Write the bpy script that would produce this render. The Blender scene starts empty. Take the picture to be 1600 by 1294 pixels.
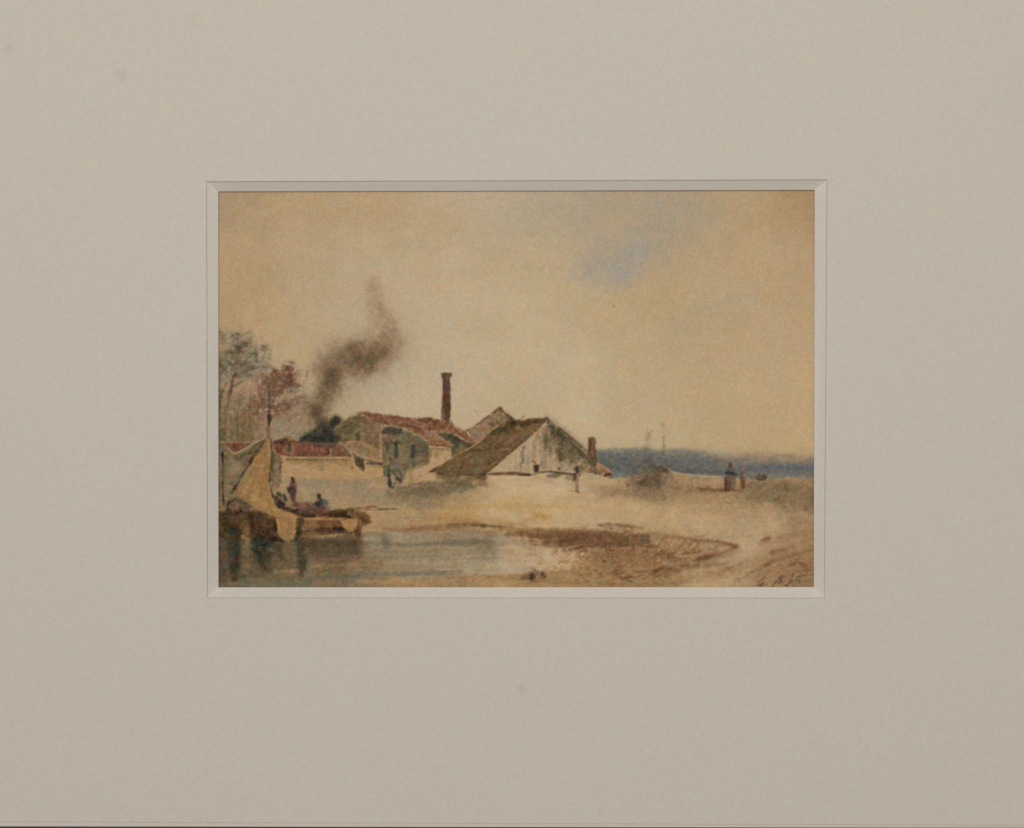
import bpy, math
import numpy as np

# ---------------------------------------------------------------- scene, camera, light, exposure
SC = bpy.context.scene
COL = SC.collection
S = 0.00025                      # one unit of the drawing below is a quarter of a millimetre
DIST = 0.90                      # lens to the face of the mat
MAT_T = 18 * S                   # the mat stands 4.5 mm above the sheet

cam_d = bpy.data.cameras.new('camera'); cam = bpy.data.objects.new('camera', cam_d); COL.objects.link(cam)
cam.location = (0, 0, MAT_T + DIST); cam.rotation_euler = (0, 0, 0)
cam_d.sensor_width = 36.0; cam_d.lens = 36.0 * DIST / (1600 * S)
cam_d.clip_start = 0.01; cam_d.clip_end = 30.0
SC.camera = cam

world = bpy.data.worlds.new('World'); SC.world = world; world.use_nodes = True
bg = world.node_tree.nodes['Background']; bg.inputs['Color'].default_value = (1.0, 0.955, 0.87, 1); bg.inputs['Strength'].default_value = 0.20

def lamp(name, loc, aim, size, power, col):
    d = bpy.data.lights.new(name, 'AREA'); d.shape = 'RECTANGLE'; d.size, d.size_y = size
    d.energy = power; d.color = col
    o = bpy.data.objects.new(name, d); COL.objects.link(o); o.location = loc
    from mathutils import Vector
    o.rotation_euler = (Vector(aim) - Vector(loc)).to_track_quat('-Z', 'Y').to_euler()
    return o
lamp('ceiling_lamp', (-0.02, 0.45, 1.12), (0, 0.1, 0), (0.5, 0.4), 3.3, (1.0, 0.955, 0.87))
lamp('window_light', (-0.15, 0.35, 2.3), (0, 0, 0), (2.4, 2.0), 17.0, (1.0, 0.965, 0.89))

vs = SC.view_settings
SC.display_settings.display_device = 'sRGB'
vs.view_transform = 'Standard'; vs.look = 'None'; vs.exposure = 0.0; vs.gamma = 1.0; vs.use_curve_mapping = False
SC.cycles.use_denoising = False

LIGHT = np.array((0.633, 0.605, 0.555))   # what a white card in the window of the mat would show; pigments are measured against it

def px(x, y, z=0.0):
    """a point measured on the photograph, set at height z (metres above the sheet) where it stands"""
    k = (DIST + MAT_T - z) / DIST
    return ((x - 800) * S * k, (647 - y) * S * k, z)

def lin(c):
    c = np.asarray(c, np.float64) / 255
    return np.where(c <= .04045, c / 12.92, ((c + .055) / 1.055) ** 2.4)

# ---------------------------------------------------------------- materials
def new_mat(name, rough=.9, spec=.15):
    m = bpy.data.materials.new(name); m.use_nodes = True
    b = m.node_tree.nodes['Principled BSDF']; b.inputs['Roughness'].default_value = rough
    b.inputs['Specular IOR Level'].default_value = spec
    return m, m.node_tree.nodes, m.node_tree.links, b

def math_node(N, L, op, a, b=None, clamp=False):
    n = N.new('ShaderNodeMath'); n.operation = op; n.use_clamp = clamp
    for i, v in enumerate((a, b)):
        if v is None: continue
        if isinstance(v, (int, float)): n.inputs[i].default_value = v
        else: L.new(v, n.inputs[i])
    return n.outputs[0]

def board_material(name, col, mottle=1.0, smudges=()):
    """uncoated board: fine fibre grain, a faint cloudy tone and a few finger marks"""
    m, N, L, b = new_mat(name)
    tc = N.new('ShaderNodeTexCoord'); P_ = tc.outputs['Object']
    def noise(scale, detail, rough=.55):
        n = N.new('ShaderNodeTexNoise'); n.inputs['Scale'].default_value = scale; n.inputs['Detail'].default_value = detail
        n.inputs['Roughness'].default_value = rough; L.new(P_, n.inputs['Vector']); return n
    fine, mid, tint = noise(1500, 2), noise(420, 3), noise(620, 2)
    big = noise(14, 3)
    v = math_node(N, L, 'ADD', math_node(N, L, 'MULTIPLY', math_node(N, L, 'SUBTRACT', fine.outputs['Fac'], .5), .16 * mottle),
                  math_node(N, L, 'MULTIPLY', math_node(N, L, 'SUBTRACT', mid.outputs['Fac'], .5), .05 * mottle))
    v = math_node(N, L, 'ADD', v, math_node(N, L, 'MULTIPLY', math_node(N, L, 'SUBTRACT', big.outputs['Fac'], .5), .02))
    v = math_node(N, L, 'ADD', v, 1.0)
    warp = N.new('ShaderNodeVectorMath'); warp.operation = 'MULTIPLY_ADD'
    wn = noise(260, 3); L.new(wn.outputs['Color'], warp.inputs[0]); warp.inputs[1].default_value = (.0035, .0035, 0); L.new(P_, warp.inputs[2])
    for (sx, sy, r, amt) in smudges:
        x, y, _ = px(sx, sy, MAT_T)
        d = N.new('ShaderNodeVectorMath'); d.operation = 'DISTANCE'; L.new(warp.outputs[0], d.inputs[0]); d.inputs[1].default_value = (x + .00175, y + .00175, MAT_T)
        mr = N.new('ShaderNodeMapRange'); mr.interpolation_type = 'SMOOTHSTEP'; L.new(d.outputs['Value'], mr.inputs['Value'])
        mr.inputs['From Min'].default_value = r * S * .15; mr.inputs['From Max'].default_value = r * S
        mr.inputs['To Min'].default_value = 1 - amt; mr.inputs['To Max'].default_value = 1.0
        v = math_node(N, L, 'MULTIPLY', v, mr.outputs['Result'])
    tm = N.new('ShaderNodeMix'); tm.data_type = 'RGBA'; tm.blend_type = 'MIX'; tm.inputs['Factor'].default_value = .085 * mottle
    tm.inputs['A'].default_value = (.5, .5, .5, 1); L.new(tint.outputs['Color'], tm.inputs['B'])
    sc = N.new('ShaderNodeVectorMath'); sc.operation = 'SCALE'; L.new(tm.outputs['Result'], sc.inputs[0]); L.new(math_node(N, L, 'MULTIPLY', v, 2.0), sc.inputs['Scale'])
    mul = N.new('ShaderNodeVectorMath'); mul.operation = 'MULTIPLY'; L.new(sc.outputs[0], mul.inputs[0]); mul.inputs[1].default_value = col
    L.new(mul.outputs[0], b.inputs['Base Color'])
    bp = N.new('ShaderNodeBump'); bp.inputs['Strength'].default_value = .06; bp.inputs['Distance'].default_value = .0002
    L.new(mid.outputs['Fac'], bp.inputs['Height']); L.new(bp.outputs['Normal'], b.inputs['Normal'])
    return m

MAT_FACE = board_material('cream_mat_paper', (.778,.725,.655), 1.0, [(14, 76, 13, .085), (190, 118, 14, .095), (816, 1078, 14, .10), (587, 238, 12, .04), (838, 1098, 20, .02), (300, 30, 18, .02), (1420, 880, 16, .025), (1100, 1180, 22, .02), (120, 940, 14, .02)])
MAT_CORE = board_material('white_mat_core', (.83,.785,.735), .8)
MAT_LIP = board_material('darkened_cut_edge', (.75, .70, .63), 1.2)  # lip coloured darker than the face to deepen the shade line round the opening
BACKING = board_material('grey_backing_board', (.42, .39, .34), 1.0)

m_, N_, L_, b_ = new_mat('dark_plum_table_paint', .55, .3)
tc_ = N_.new('ShaderNodeTexCoord'); n_ = N_.new('ShaderNodeTexNoise'); n_.inputs['Scale'].default_value = 90; n_.inputs['Detail'].default_value = 5; L_.new(tc_.outputs['Object'], n_.inputs['Vector'])
r_ = N_.new('ShaderNodeValToRGB'); r_.color_ramp.elements[0].color = (.15, .105, .135, 1); r_.color_ramp.elements[1].color = (.22, .16, .195, 1); r_.color_ramp.elements[0].position = .3; r_.color_ramp.elements[1].position = .7
L_.new(n_.outputs['Fac'], r_.inputs['Fac']); L_.new(r_.outputs['Color'], b_.inputs['Base Color'])
TABLE = m_

m_, N_, L_, b_ = new_mat('watercolour_pigment_on_paper', .92, .1)
at_ = N_.new('ShaderNodeAttribute'); at_.attribute_name = 'pigment'; L_.new(at_.outputs['Color'], b_.inputs['Base Color'])
tc_ = N_.new('ShaderNodeTexCoord'); n_ = N_.new('ShaderNodeTexNoise'); n_.inputs['Scale'].default_value = 1800; n_.inputs['Detail'].default_value = 3; L_.new(tc_.outputs['Object'], n_.inputs['Vector'])
bp_ = N_.new('ShaderNodeBump'); bp_.inputs['Strength'].default_value = .12; bp_.inputs['Distance'].default_value = .0002; L_.new(n_.outputs['Fac'], bp_.inputs['Height']); L_.new(bp_.outputs['Normal'], b_.inputs['Normal'])
PIGMENT = m_

# ---------------------------------------------------------------- helpers
def mesh_obj(name, verts, faces, mat, parent=None):
    me = bpy.data.meshes.new(name); me.from_pydata(verts, [], faces); me.validate(); me.update()
    me.materials.append(mat)
    o = bpy.data.objects.new(name, me); COL.objects.link(o)
    if parent is not None: o.parent = parent
    return o

def empty(name, label=None, cat=None, parent=None):
    o = bpy.data.objects.new(name, None); COL.objects.link(o); o.empty_display_size = .01
    if label: o['label'] = label
    if cat: o['category'] = cat
    if parent is not None: o.parent = parent
    return o

def prism(name, pts, z0, z1, mat, parent=None):
    """slab over a polygon of world points"""
    n = len(pts)
    v = [(x, y, z0) for x, y in pts] + [(x, y, z1) for x, y in pts]
    f = [tuple(range(n - 1, -1, -1)), tuple(range(n, 2 * n))] + [(i, (i + 1) % n, n + (i + 1) % n, n + i) for i in range(n)]
    return mesh_obj(name, v, f, mat, parent)

def ring(name, loops, mat, parent=None):
    """faces between successive four-cornered loops"""
    v = [p for lp in loops for p in lp]; f = []
    for k in range(len(loops) - 1):
        for i in range(4):
            j = (i + 1) % 4
            f.append((k * 4 + i, k * 4 + j, (k + 1) * 4 + j, (k + 1) * 4 + i))
    return mesh_obj(name, v, f, mat, parent)

# ---------------------------------------------------------------- the table, the backing and the mat
Z_PAPER = -0.00012
TABLE_Z = -0.0046
tb = mesh_obj('tabletop', [(-1.2, -1.2, TABLE_Z), (1.2, -1.2, TABLE_Z), (1.2, 1.2, TABLE_Z), (-1.2, 1.2, TABLE_Z)], [(0, 1, 2, 3)], TABLE)
tb['kind'] = 'structure'; tb['label'] = 'dark plum tabletop showing as a thin strip below the mat'

bk = prism('backing_board', [px(-86, 1279, 0)[:2], px(1686, 1284, 0)[:2], px(1686, -86, 0)[:2], px(-86, -86, 0)[:2]], TABLE_Z + .00005, -0.0006, BACKING)

mat_root = empty('window_mat', 'cream window mat with a white slanted cut edge and faint finger smudges', 'picture mat')
OUT = [(322, 283.4), (1293, 280.4), (1288.8, 935.4), (323.4, 935)]      # upper edge of the bevel
INN = [(341, 299.2), (1272.9, 296.9), (1271.6, 917.4), (341.4, 917.9)]  # lower edge of the bevel
def loop(q, z): return [px(x, y, z) for x, y in q]
def between(a, b, t): return [(p[0] + (q[0] - p[0]) * t, p[1] + (q[1] - p[1]) * t) for p, q in zip(a, b)]
EDGE_Q = [(-90, -90), (1690, -90), (1690, 1289.6), (-90, 1283.6)]
LIP_T = .085
face = ring('mat_face', [loop(EDGE_Q, -.00055), loop(EDGE_Q, MAT_T), loop(OUT, MAT_T)], MAT_FACE, mat_root)
lip = ring('cut_lip', [loop(OUT, MAT_T), loop(between(OUT, INN, LIP_T), MAT_T - 2.6 * S)], MAT_LIP, mat_root)
bev = ring('bevelled_edge', [loop(between(OUT, INN, LIP_T), MAT_T - 2.6 * S), loop(INN, 4.2 * S), loop(INN, 1.2 * S)], MAT_CORE, mat_root)
def lower_strip():
    """narrow strip along the foot of the mat, parted from it by a shallow scored line (an L in section)"""
    prof = [(1291.1, 1293.6, MAT_T - .00005), (1285.0, 1291.0, MAT_T - .00005), (1284.8, 1290.8, MAT_T - 1.3 * S), (1283.7, 1289.7, MAT_T - 1.3 * S), (1283.7, 1289.7, -.00055), (1291.1, 1293.6, -.00055)]
    v = [px(-90, a, z) for a, b, z in prof] + [px(1690, b, z) for a, b, z in prof]; n = len(prof)
    f = [tuple(range(n)), tuple(range(2 * n - 1, n - 1, -1))] + [(i, n + i, n + (i + 1) % n, (i + 1) % n) for i in range(n)]
    return mesh_obj('lower_strip', v, f, MAT_FACE, mat_root)
lower_strip()

GRAIN = (5.0, 1.3, 2.2)
# ---------------------------------------------------------------- the watercolour, painted with numpy washes and strokes
# canvas coordinates are quarter millimetres of the sheet (x to the right, y downwards)
CX0, CY0, CW, CH = 336, 292, 942, 630
YY, XX = np.mgrid[CY0:CY0 + CH, CX0:CX0 + CW].astype(np.float32)
rng = np.random.RandomState(11)

def lattice(sx, sy, seed):
    r = np.random.RandomState(seed)
    nx, ny = int(CW / sx) + 3, int(CH / sy) + 3
    g = r.rand(ny, nx).astype(np.float32) * 2 - 1
    u = (np.arange(CW) / sx).astype(np.float32); v = (np.arange(CH) / sy).astype(np.float32)
    iu = u.astype(int); iv = v.astype(int); fu = u - iu; fv = v - iv
    fu = fu * fu * (3 - 2 * fu); fv = fv * fv * (3 - 2 * fv)
    a = g[iv][:, iu]; b = g[iv][:, iu + 1]; c = g[iv + 1][:, iu]; d = g[iv + 1][:, iu + 1]
    fu = fu[None, :]; fv = fv[:, None]
    return (a * (1 - fu) + b * fu) * (1 - fv) + (c * (1 - fu) + d * fu) * fv

def fbm(sx, sy, seed, n=4):
    t = 0; amp = 1; s = 0
    for k in range(n):
        t = t + amp * lattice(max(sx / 2 ** k, 1.01), max(sy / 2 ** k, 1.01), seed + 17 * k)
        s += amp * amp; amp *= .6
    return t / math.sqrt(s) * 1.6

def gauss1(a, s, axis):
    r = max(1, int(3 * s)); k = np.exp(-.5 * (np.arange(-r, r + 1) / s) ** 2); k /= k.sum()
    pad = [(0, 0)] * a.ndim; pad[axis] = (r, r); p = np.pad(a, pad, mode='edge'); out = 0
    n = a.shape[axis]
    for i, w in enumerate(k):
        sl = [slice(None)] * a.ndim; sl[axis] = slice(i, i + n); out = out + w * p[tuple(sl)]
    return out

def blur(a, s): return gauss1(gauss1(a, s, 0), s, 1)

EDGE = fbm(7, 7, 5, 3)            # roughens the edge of every stroke
EDGE2 = fbm(26, 26, 9, 4)         # larger wobble
DRY = fbm(3.2, 2.2, 21, 2)        # dry brush grain
MOT = fbm(11, 11, 33, 4)          # pigment pooling
HSTK = fbm(60, 3.0, 41, 3)        # long horizontal brush marks
VSTK = fbm(3.0, 40, 43, 3)

def field(pts, sig):
    num = np.zeros((CH, CW, 3), np.float32); den = np.zeros((CH, CW), np.float32)
    wx = EDGE2 * sig * .15
    for x, y, c in pts:
        d2 = (XX + wx - x) ** 2 + (YY + wx - y) ** 2
        w = 1 / (d2 + (sig * .35) ** 2) ** 1.5
        den += w; num += w[..., None] * np.array(c, np.float32)
    return num / den[..., None]

IMG = np.zeros((CH, CW, 3), np.float32)
LAB = np.zeros((CH, CW), np.int32)
PARTS = []                         # (part, sub-part, number) in the order they are laid down
CUR = [0]

def P(part, sub=None, no=0):
    k = (part, sub, no)
    if k not in PARTS: PARTS.append(k)
    CUR[0] = PARTS.index(k) + 1

def box(x0, y0, x1, y1, pad):
    a = max(0, int(x0 - pad - CX0)); b = min(CW, int(x1 + pad - CX0) + 2)
    c = max(0, int(y0 - pad - CY0)); d = min(CH, int(y1 + pad - CY0) + 2)
    return slice(c, max(c, d)), slice(a, max(a, b))

def lay(sl, m, col, a, tex, tag, hard, mode='mix'):
    if m.size == 0: return
    m = np.clip(m, 0, 1) * a
    if tex: m = m * np.clip(1 + tex * MOT[sl], 0, 1.6)
    m = np.clip(m, 0, 1)[..., None]
    c = np.array(col, np.float32)
    t = IMG[sl]
    IMG[sl] = t * (1 - m) + m * (c if mode == 'mix' else t * c / 190.)
    if tag:
        L = LAB[sl]; L[hard] = CUR[0]

def segdist(px, py, pts, closed):
    best = np.full(px.shape, 1e9, np.float32); tt = np.zeros(px.shape, np.float32)
    n = len(pts); m = n if closed else n - 1
    cum = [0]
    for i in range(m):
        (ax, ay), (bx, by) = pts[i], pts[(i + 1) % n]
        cum.append(cum[-1] + math.hypot(bx - ax, by - ay))
    for i in range(m):
        (ax, ay), (bx, by) = pts[i], pts[(i + 1) % n]
        dx, dy = bx - ax, by - ay; l2 = dx * dx + dy * dy + 1e-9
        t = np.clip(((px - ax) * dx + (py - ay) * dy) / l2, 0, 1)
        d = np.hypot(px - ax - t * dx, py - ay - t * dy)
        k = d < best
        best = np.where(k, d, best); tt = np.where(k, (cum[i] + t * (cum[i + 1] - cum[i])) / (cum[-1] + 1e-9), tt)
    return best, tt

def inside(px, py, pts):
    r = np.zeros(px.shape, bool); n = len(pts)
    for i in range(n):
        (ax, ay), (bx, by) = pts[i], pts[(i + 1) % n]
        if ay == by: continue
        c = ((ay > py) != (by > py)) & (px < (bx - ax) * (py - ay) / (by - ay) + ax)
        r ^= c
    return r

def poly(pts, col, a=1., soft=.9, rough=.8, tex=.12, tag=True, mode='mix', dry=0, tagonly=False):
    xs = [p[0] for p in pts]; ys = [p[1] for p in pts]
    sl = box(min(xs), min(ys), max(xs), max(ys), 3 * soft + rough * 2 + 2)
    px, py = XX[sl], YY[sl]
    if px.size == 0: return
    d, _ = segdist(px, py, pts, True); ins = inside(px, py, pts)
    sd = np.where(ins, d, -d)
    m = 1 / (1 + np.exp(-np.clip((sd + rough * EDGE[sl]) / (soft * .45), -30, 30)))
    if dry: m = m * np.clip(.5 + (DRY[sl] + 1 - 2 * dry) * 2, 0, 1)
    if tagonly: m = m * 0
    lay(sl, m, col, a, tex, tag, ins, mode)

def stroke(pts, w, col, a=1., soft=.8, rough=.5, tex=.12, tag=False, mode='mix', dry=0):
    xs = [p[0] for p in pts]; ys = [p[1] for p in pts]
    ws = w if isinstance(w, (list, tuple)) else (w, w)
    sl = box(min(xs), min(ys), max(xs), max(ys), max(ws) + 3 * soft + rough * 2)
    px, py = XX[sl], YY[sl]
    if px.size == 0: return
    d, t = segdist(px, py, pts, False)
    wd = np.interp(t, np.linspace(0, 1, len(ws)), ws) / 2
    m = 1 / (1 + np.exp(-np.clip((wd - d + rough * EDGE[sl]) / (soft * .45), -30, 30)))
    if dry: m = m * np.clip(.5 + (DRY[sl] + 1 - 2 * dry) * 2, 0, 1)
    lay(sl, m, col, a, tex, tag, d < wd, mode)

def blob(x, y, rx, ry, col, a=1., rot=0, rough=.35, tex=.15, pw=1.2, tag=False, mode='mix', dry=0, wob=0):
    R = max(rx, ry)
    sl = box(x, y, x, y, 2.1 * R)[0], box(x, y, x, y, 2.1 * R)[1]
    px, py = XX[sl] - x, YY[sl] - y
    if px.size == 0: return
    c, s = math.cos(math.radians(rot)), math.sin(math.radians(rot))
    u = (px * c + py * s) / rx; v = (-px * s + py * c) / ry
    r = np.sqrt(u * u + v * v) + rough * EDGE[sl] * .5 + wob * EDGE2[sl] * .5
    m = np.exp(-np.clip(r, 0, 9) ** (2 * pw) * .7)
    if dry: m = m * np.clip(.5 + (DRY[sl] + 1 - 2 * dry) * 2, 0, 1)
    lay(sl, m, col, a, tex, tag, r < .95, mode)

def speck(n, x0, y0, x1, y1, cols, r0, r1, a0, a1, seed, flat=.6, test=None):
    r = np.random.RandomState(seed)
    for _ in range(n):
        x = r.uniform(x0, x1); y = r.uniform(y0, y1); q = r.uniform(r0, r1); k = cols[r.randint(len(cols))]
        aa = r.uniform(a0, a1); ro = r.uniform(-25, 25); f = r.uniform(flat * .7, 1)
        if test is None or test(x, y): blob(x, y, q, q * f, k, aa, ro, .6)

# ---- sky
P('painted_sky')
IMG[:] = field([
    (345, 300, (164, 140, 110)), (450, 325, (176, 148, 110)), (600, 325, (178, 151, 114)), (760, 315, (178, 158, 128)),
    (850, 335, (173, 154, 127)), (960, 325, (168, 148, 124)), (1050, 335, (170, 147, 117)), (1150, 325, (178, 150, 113)),
    (1265, 305, (164, 134, 98)), (1265, 450, (179, 150, 114)), (1265, 600, (183, 155, 116)), (1200, 650, (184, 156, 116)),
    (1265, 695, (188, 158, 114)), (1100, 690, (184, 158, 116)), (1000, 640, (184, 160, 123)), (900, 600, (188, 166, 130)),
    (800, 500, (186, 164, 128)), (700, 560, (186, 165, 131)), (650, 620, (186, 164, 130)), (600, 450, (181, 160, 128)),
    (480, 420, (181, 154, 117)), (380, 420, (177, 147, 109)), (345, 500, (174, 143, 104)), (430, 535, (184, 156, 114)),
    (480, 600, (182, 158, 124)), (430, 660, (172, 148, 116)), (1050, 480, (180, 154, 114)), (1150, 540, (182, 156, 118)),
    (950, 480, (183, 158, 118)), (720, 420, (185, 163, 128)), (850, 420, (182, 160, 123)), (700, 350, (178, 154, 118)),
    (345, 660, (150, 126, 98)), (620, 540, (184, 164, 132)), (1180, 420, (182, 155, 117))], 120)
LAB[:] = CUR[0]
IMG += (fbm(70, 45, 51, 4) * 1.3)[..., None] * np.array([1, 1, 1.1]) + (fbm(40, 40, 57, 3) * .9)[..., None] * np.array([.6, 0, -1.2])
P('painted_cloud')
poly([(898, 432), (906, 408), (930, 396), (955, 388), (985, 378), (1003, 374), (1024, 384), (1016, 404), (1000, 420), (994, 440), (978, 452), (960, 444), (936, 438), (915, 446)],
     (157, 150, 132), .4, 9, 6, .3)
blob(982, 402, 34, 18, (157, 148, 136), .4, -25, .5, .3, 1, wob=.5)
blob(978, 424, 20, 18, (152, 146, 139), .46, -60, .5, .3, 1, wob=.5)
blob(924, 420, 24, 15, (157, 146, 130), .4, -30, .5, .3, 1, wob=.5)
blob(1030, 390, 34, 16, (160, 146, 126), .35, -30, .4, .3, 1, wob=.5)
P('painted_sky')
for x, y, rx, ry, ro, c, a in [(1020, 350, 70, 30, -20, (160, 148, 125), .5), (880, 345, 60, 26, 10, (164, 152, 125), .42), (1090, 330, 50, 25, 0, (163, 148, 119), .4),
                               (960, 320, 90, 20, 0, (165, 150, 123), .4), (840, 360, 50, 20, -10, (170, 152, 126), .35), (760, 310, 60, 18, 0, (178, 160, 134), .4),
                               (1120, 490, 60, 24, -25, (164, 146, 118), .25), (1080, 505, 50, 18, -20, (166, 148, 120), .22), (780, 345, 45, 25, 0, (176, 158, 130), .3),
                               (450, 430, 60, 40, 0, (172, 150, 116), .25), (370, 330, 40, 40, 0, (165, 140, 108), .3), (560, 330, 80, 20, 0, (176, 146, 106), .3),
                               (1190, 340, 50, 30, 0, (176, 148, 110), .3), (970, 345, 24, 8, -10, (182, 152, 114), .5), (1245, 350, 30, 80, 0, (172, 142, 104), .3),
                               (660, 590, 60, 50, 0, (185, 166, 134), .3), (610, 610, 60, 30, 0, (186, 166, 132), .3), (540, 460, 50, 60, 10, (178, 158, 128), .35)]:
    blob(x, y, rx, ry, c, a, ro, .3, .3, 1, wob=.7)
blob(959, 479, 1.4, 1.4, (140, 115, 85), .7)
stroke([(743, 641), (746, 648)], 1.4, (150, 122, 90), .5)
# ---- sea and far hills
P('painted_sea')
SEA = [(930, 706), (950, 703), (985, 702), (1012, 701), (1026, 706), (1045, 704), (1068, 702), (1100, 705), (1118, 710), (1150, 711), (1185, 707), (1215, 710), (1245, 711), (1277, 714), (1277, 752), (1150, 752), (1040, 756), (930, 752)]
poly(SEA, (116, 114, 106), 1, 3.2, 1.0, .1)
for pts, w, c, a in [([(930, 712), (1015, 709)], 12, (112, 112, 106), .8), ([(930, 726), (1045, 724)], 18, (104, 104, 100), .85), ([(935, 739), (1005, 738)], 14, (106, 108, 102), .8),
                     ([(1040, 721), (1085, 717), (1112, 722)], 10, (112, 112, 110), .7), ([(1045, 734), (1135, 740)], 12, (98, 100, 94), .8), ([(1040, 728), (1160, 736)], 8, (106, 108, 104), .6),
                     ([(1130, 723), (1277, 724)], 12, (130, 124, 112), .75), ([(1160, 732), (1230, 729), (1277, 733)], 8, (108, 106, 110), .8), ([(1150, 739), (1277, 738)], 5, (112, 112, 108), .75),
                     ([(1150, 746), (1277, 745)], 5, (128, 122, 110), .75), ([(1085, 744), (1135, 746)], 4, (146, 140, 126), .75), ([(1190, 715), (1270, 717)], 11, (158, 138, 108), .65),
                     ([(1045, 707), (1110, 709)], 6, (134, 126, 112), .65), ([(1125, 714), (1205, 712)], 8, (160, 140, 110), .65), ([(1200, 722), (1225, 718)], 6, (124, 118, 108), .5), ([(1255, 725), (1277, 722)], 8, (120, 116, 108), .5)]:
    stroke(pts, w, c, a, 3.4, 1.4, .2)
stroke([(935, 704), (985, 702), (1012, 701), (1026, 706)], 2.4, (128, 124, 110), .6, 1.6)
blob(966, 745, 16, 6, (132, 130, 112), .6)
for x, y, rx, ry, c, a in [(1200, 708, 50, 7, (176, 150, 110), .6), (1255, 710, 30, 6, (178, 150, 110), .6), (1140, 710, 30, 5, (172, 148, 112), .5), (1085, 703, 26, 5, (168, 148, 116), .5), (1040, 705, 14, 5, (160, 142, 114), .5), (1225, 718, 16, 5, (160, 140, 108), .4), (1170, 720, 20, 4, (146, 134, 112), .4), (960, 703, 26, 3, (150, 138, 114), .4), (1110, 722, 18, 4, (104, 106, 104), .4), (1250, 730, 20, 4, (100, 102, 104), .4), (1200, 742, 40, 3, (136, 128, 114), .5)]:
    blob(x, y, rx, ry, c, a, 2, .9, .3, 1, wob=.6)
# ---- beach
P('painted_beach')
BEACH = [(336, 925), (336, 742), (600, 736), (760, 738), (940, 742), (955, 748), (990, 745), (1030, 735), (1037, 729), (1046, 736), (1058, 740), (1090, 744), (1130, 747), (1170, 750), (1200, 750), (1240, 746), (1279, 748), (1279, 925)]
SANDC = field([
    (440, 735, (172, 144, 102)), (520, 735, (174, 142, 96)), (590, 740, (174, 144, 100)), (480, 760, (158, 138, 106)), (560, 765, (152, 134, 104)), (600, 785, (156, 136, 106)), (540, 790, (168, 142, 104)),
    (650, 785, (146, 126, 96)), (720, 780, (164, 140, 104)), (640, 800, (174, 146, 102)), (720, 795, (176, 145, 92)), (700, 810, (176, 142, 92)), (800, 760, (194, 171, 129)), (860, 760, (192, 169, 127)), (930, 768, (184, 159, 119)),
    (800, 785, (188, 159, 109)), (880, 790, (186, 159, 109)), (870, 806, (192, 167, 123)), (760, 806, (190, 165, 121)), (960, 790, (186, 159, 113)), (1000, 800, (186, 159, 113)), (1010, 760, (140, 114, 84)), (1080, 760, (164, 134, 94)), (1120, 775, (168, 138, 98)),
    (1120, 790, (174, 146, 104)), (1200, 772, (150, 125, 90)), (1260, 775, (150, 123, 90)), (1240, 760, (158, 130, 94)), (1250, 800, (162, 136, 100)), (1200, 812, (182, 156, 115)), (1100, 820, (184, 159, 115)), (1050, 815, (186, 160, 113)), (950, 822, (186, 161, 117)),
    (1100, 850, (178, 151, 111)), (1170, 850, (180, 156, 117)), (1250, 840, (166, 136, 98)), (1150, 880, (178, 153, 113)), (1100, 905, (182, 156, 113)), (1200, 905, (164, 132, 92)), (1262, 910, (150, 122, 86)), (1262, 870, (160, 128, 92)),
    (960, 880, (160, 130, 88)), (900, 900, (166, 138, 94)), (1000, 905, (166, 136, 92)), (850, 908, (164, 134, 92)), (700, 912, (160, 132, 94)), (600, 912, (156, 130, 96)), (450, 800, (150, 124, 88)), (600, 820, (172, 140, 98)), (580, 806, (178, 146, 98))], 34)
m = np.zeros((CH, CW), np.float32)
d_, _ = segdist(XX, YY, BEACH, True); ins_ = inside(XX, YY, BEACH)
m = 1 / (1 + np.exp(-np.clip((np.where(ins_, d_, -d_) + .8 * EDGE) / .8, -30, 30)))[..., None]
IMG[:] = IMG * (1 - m) + m * (SANDC + (HSTK * 2.2)[..., None] * np.array([1, 1, .9]) + (MOT * 2.6)[..., None] * np.array([1, .9, .8]))
LAB[ins_] = CUR[0]
stroke([(1037, 728), (1047, 736), (1060, 740), (1092, 744), (1125, 746)], 2.6, (190, 166, 126), .8, 1.2)
stroke([(1170, 751), (1210, 749), (1240, 746)], 2.2, (184, 156, 114), .7, 1.2)
for pts, w, c, a in [([(440, 748), (520, 750), (600, 748)], 6, (150, 130, 98), .5), ([(470, 756), (560, 758)], 9, (144, 130, 106), .5), ([(500, 770), (600, 772)], 8, (150, 134, 104), .45), ([(560, 782), (640, 786)], 6, (146, 128, 98), .5),
                     ([(610, 770), (680, 765), (765, 756)], [6, 15, 6], (118, 104, 78), .72), ([(625, 766), (700, 766), (740, 760)], [8, 15, 6], (112, 98, 74), .55), ([(610, 772), (640, 778), (700, 774)], 10, (126, 112, 84), .55),
                     ([(640, 790), (690, 788)], 7, (142, 120, 92), .55), ([(760, 752), (790, 768)], 10, (172, 144, 106), .35), ([(700, 798), (760, 790), (860, 792)], 7, (184, 146, 84), .5), ([(660, 812), (720, 806), (790, 811)], 5, (178, 136, 76), .5),
                     ([(820, 812), (860, 806)], [4, 9], (178, 132, 72), .6), ([(835, 804), (852, 806)], 5, (178, 132, 68), .7), ([(760, 807), (830, 806)], 4, (190, 164, 124), .6), ([(850, 800), (920, 806)], 8, (188, 162, 120), .5),
                     ([(620, 800), (760, 800)], 5, (184, 152, 102), .5), ([(920, 760), (1000, 772)], 10, (160, 132, 96), .45), ([(940, 775), (1030, 766), (1120, 770)], 6, (140, 112, 80), .4),
                     ([(1060, 762), (1140, 766)], 4, (130, 102, 72), .5), ([(1100, 765), (1170, 766)], 3, (124, 98, 70), .5)]:
    stroke(pts, w, c, a, 4, 1.8, .25)
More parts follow.
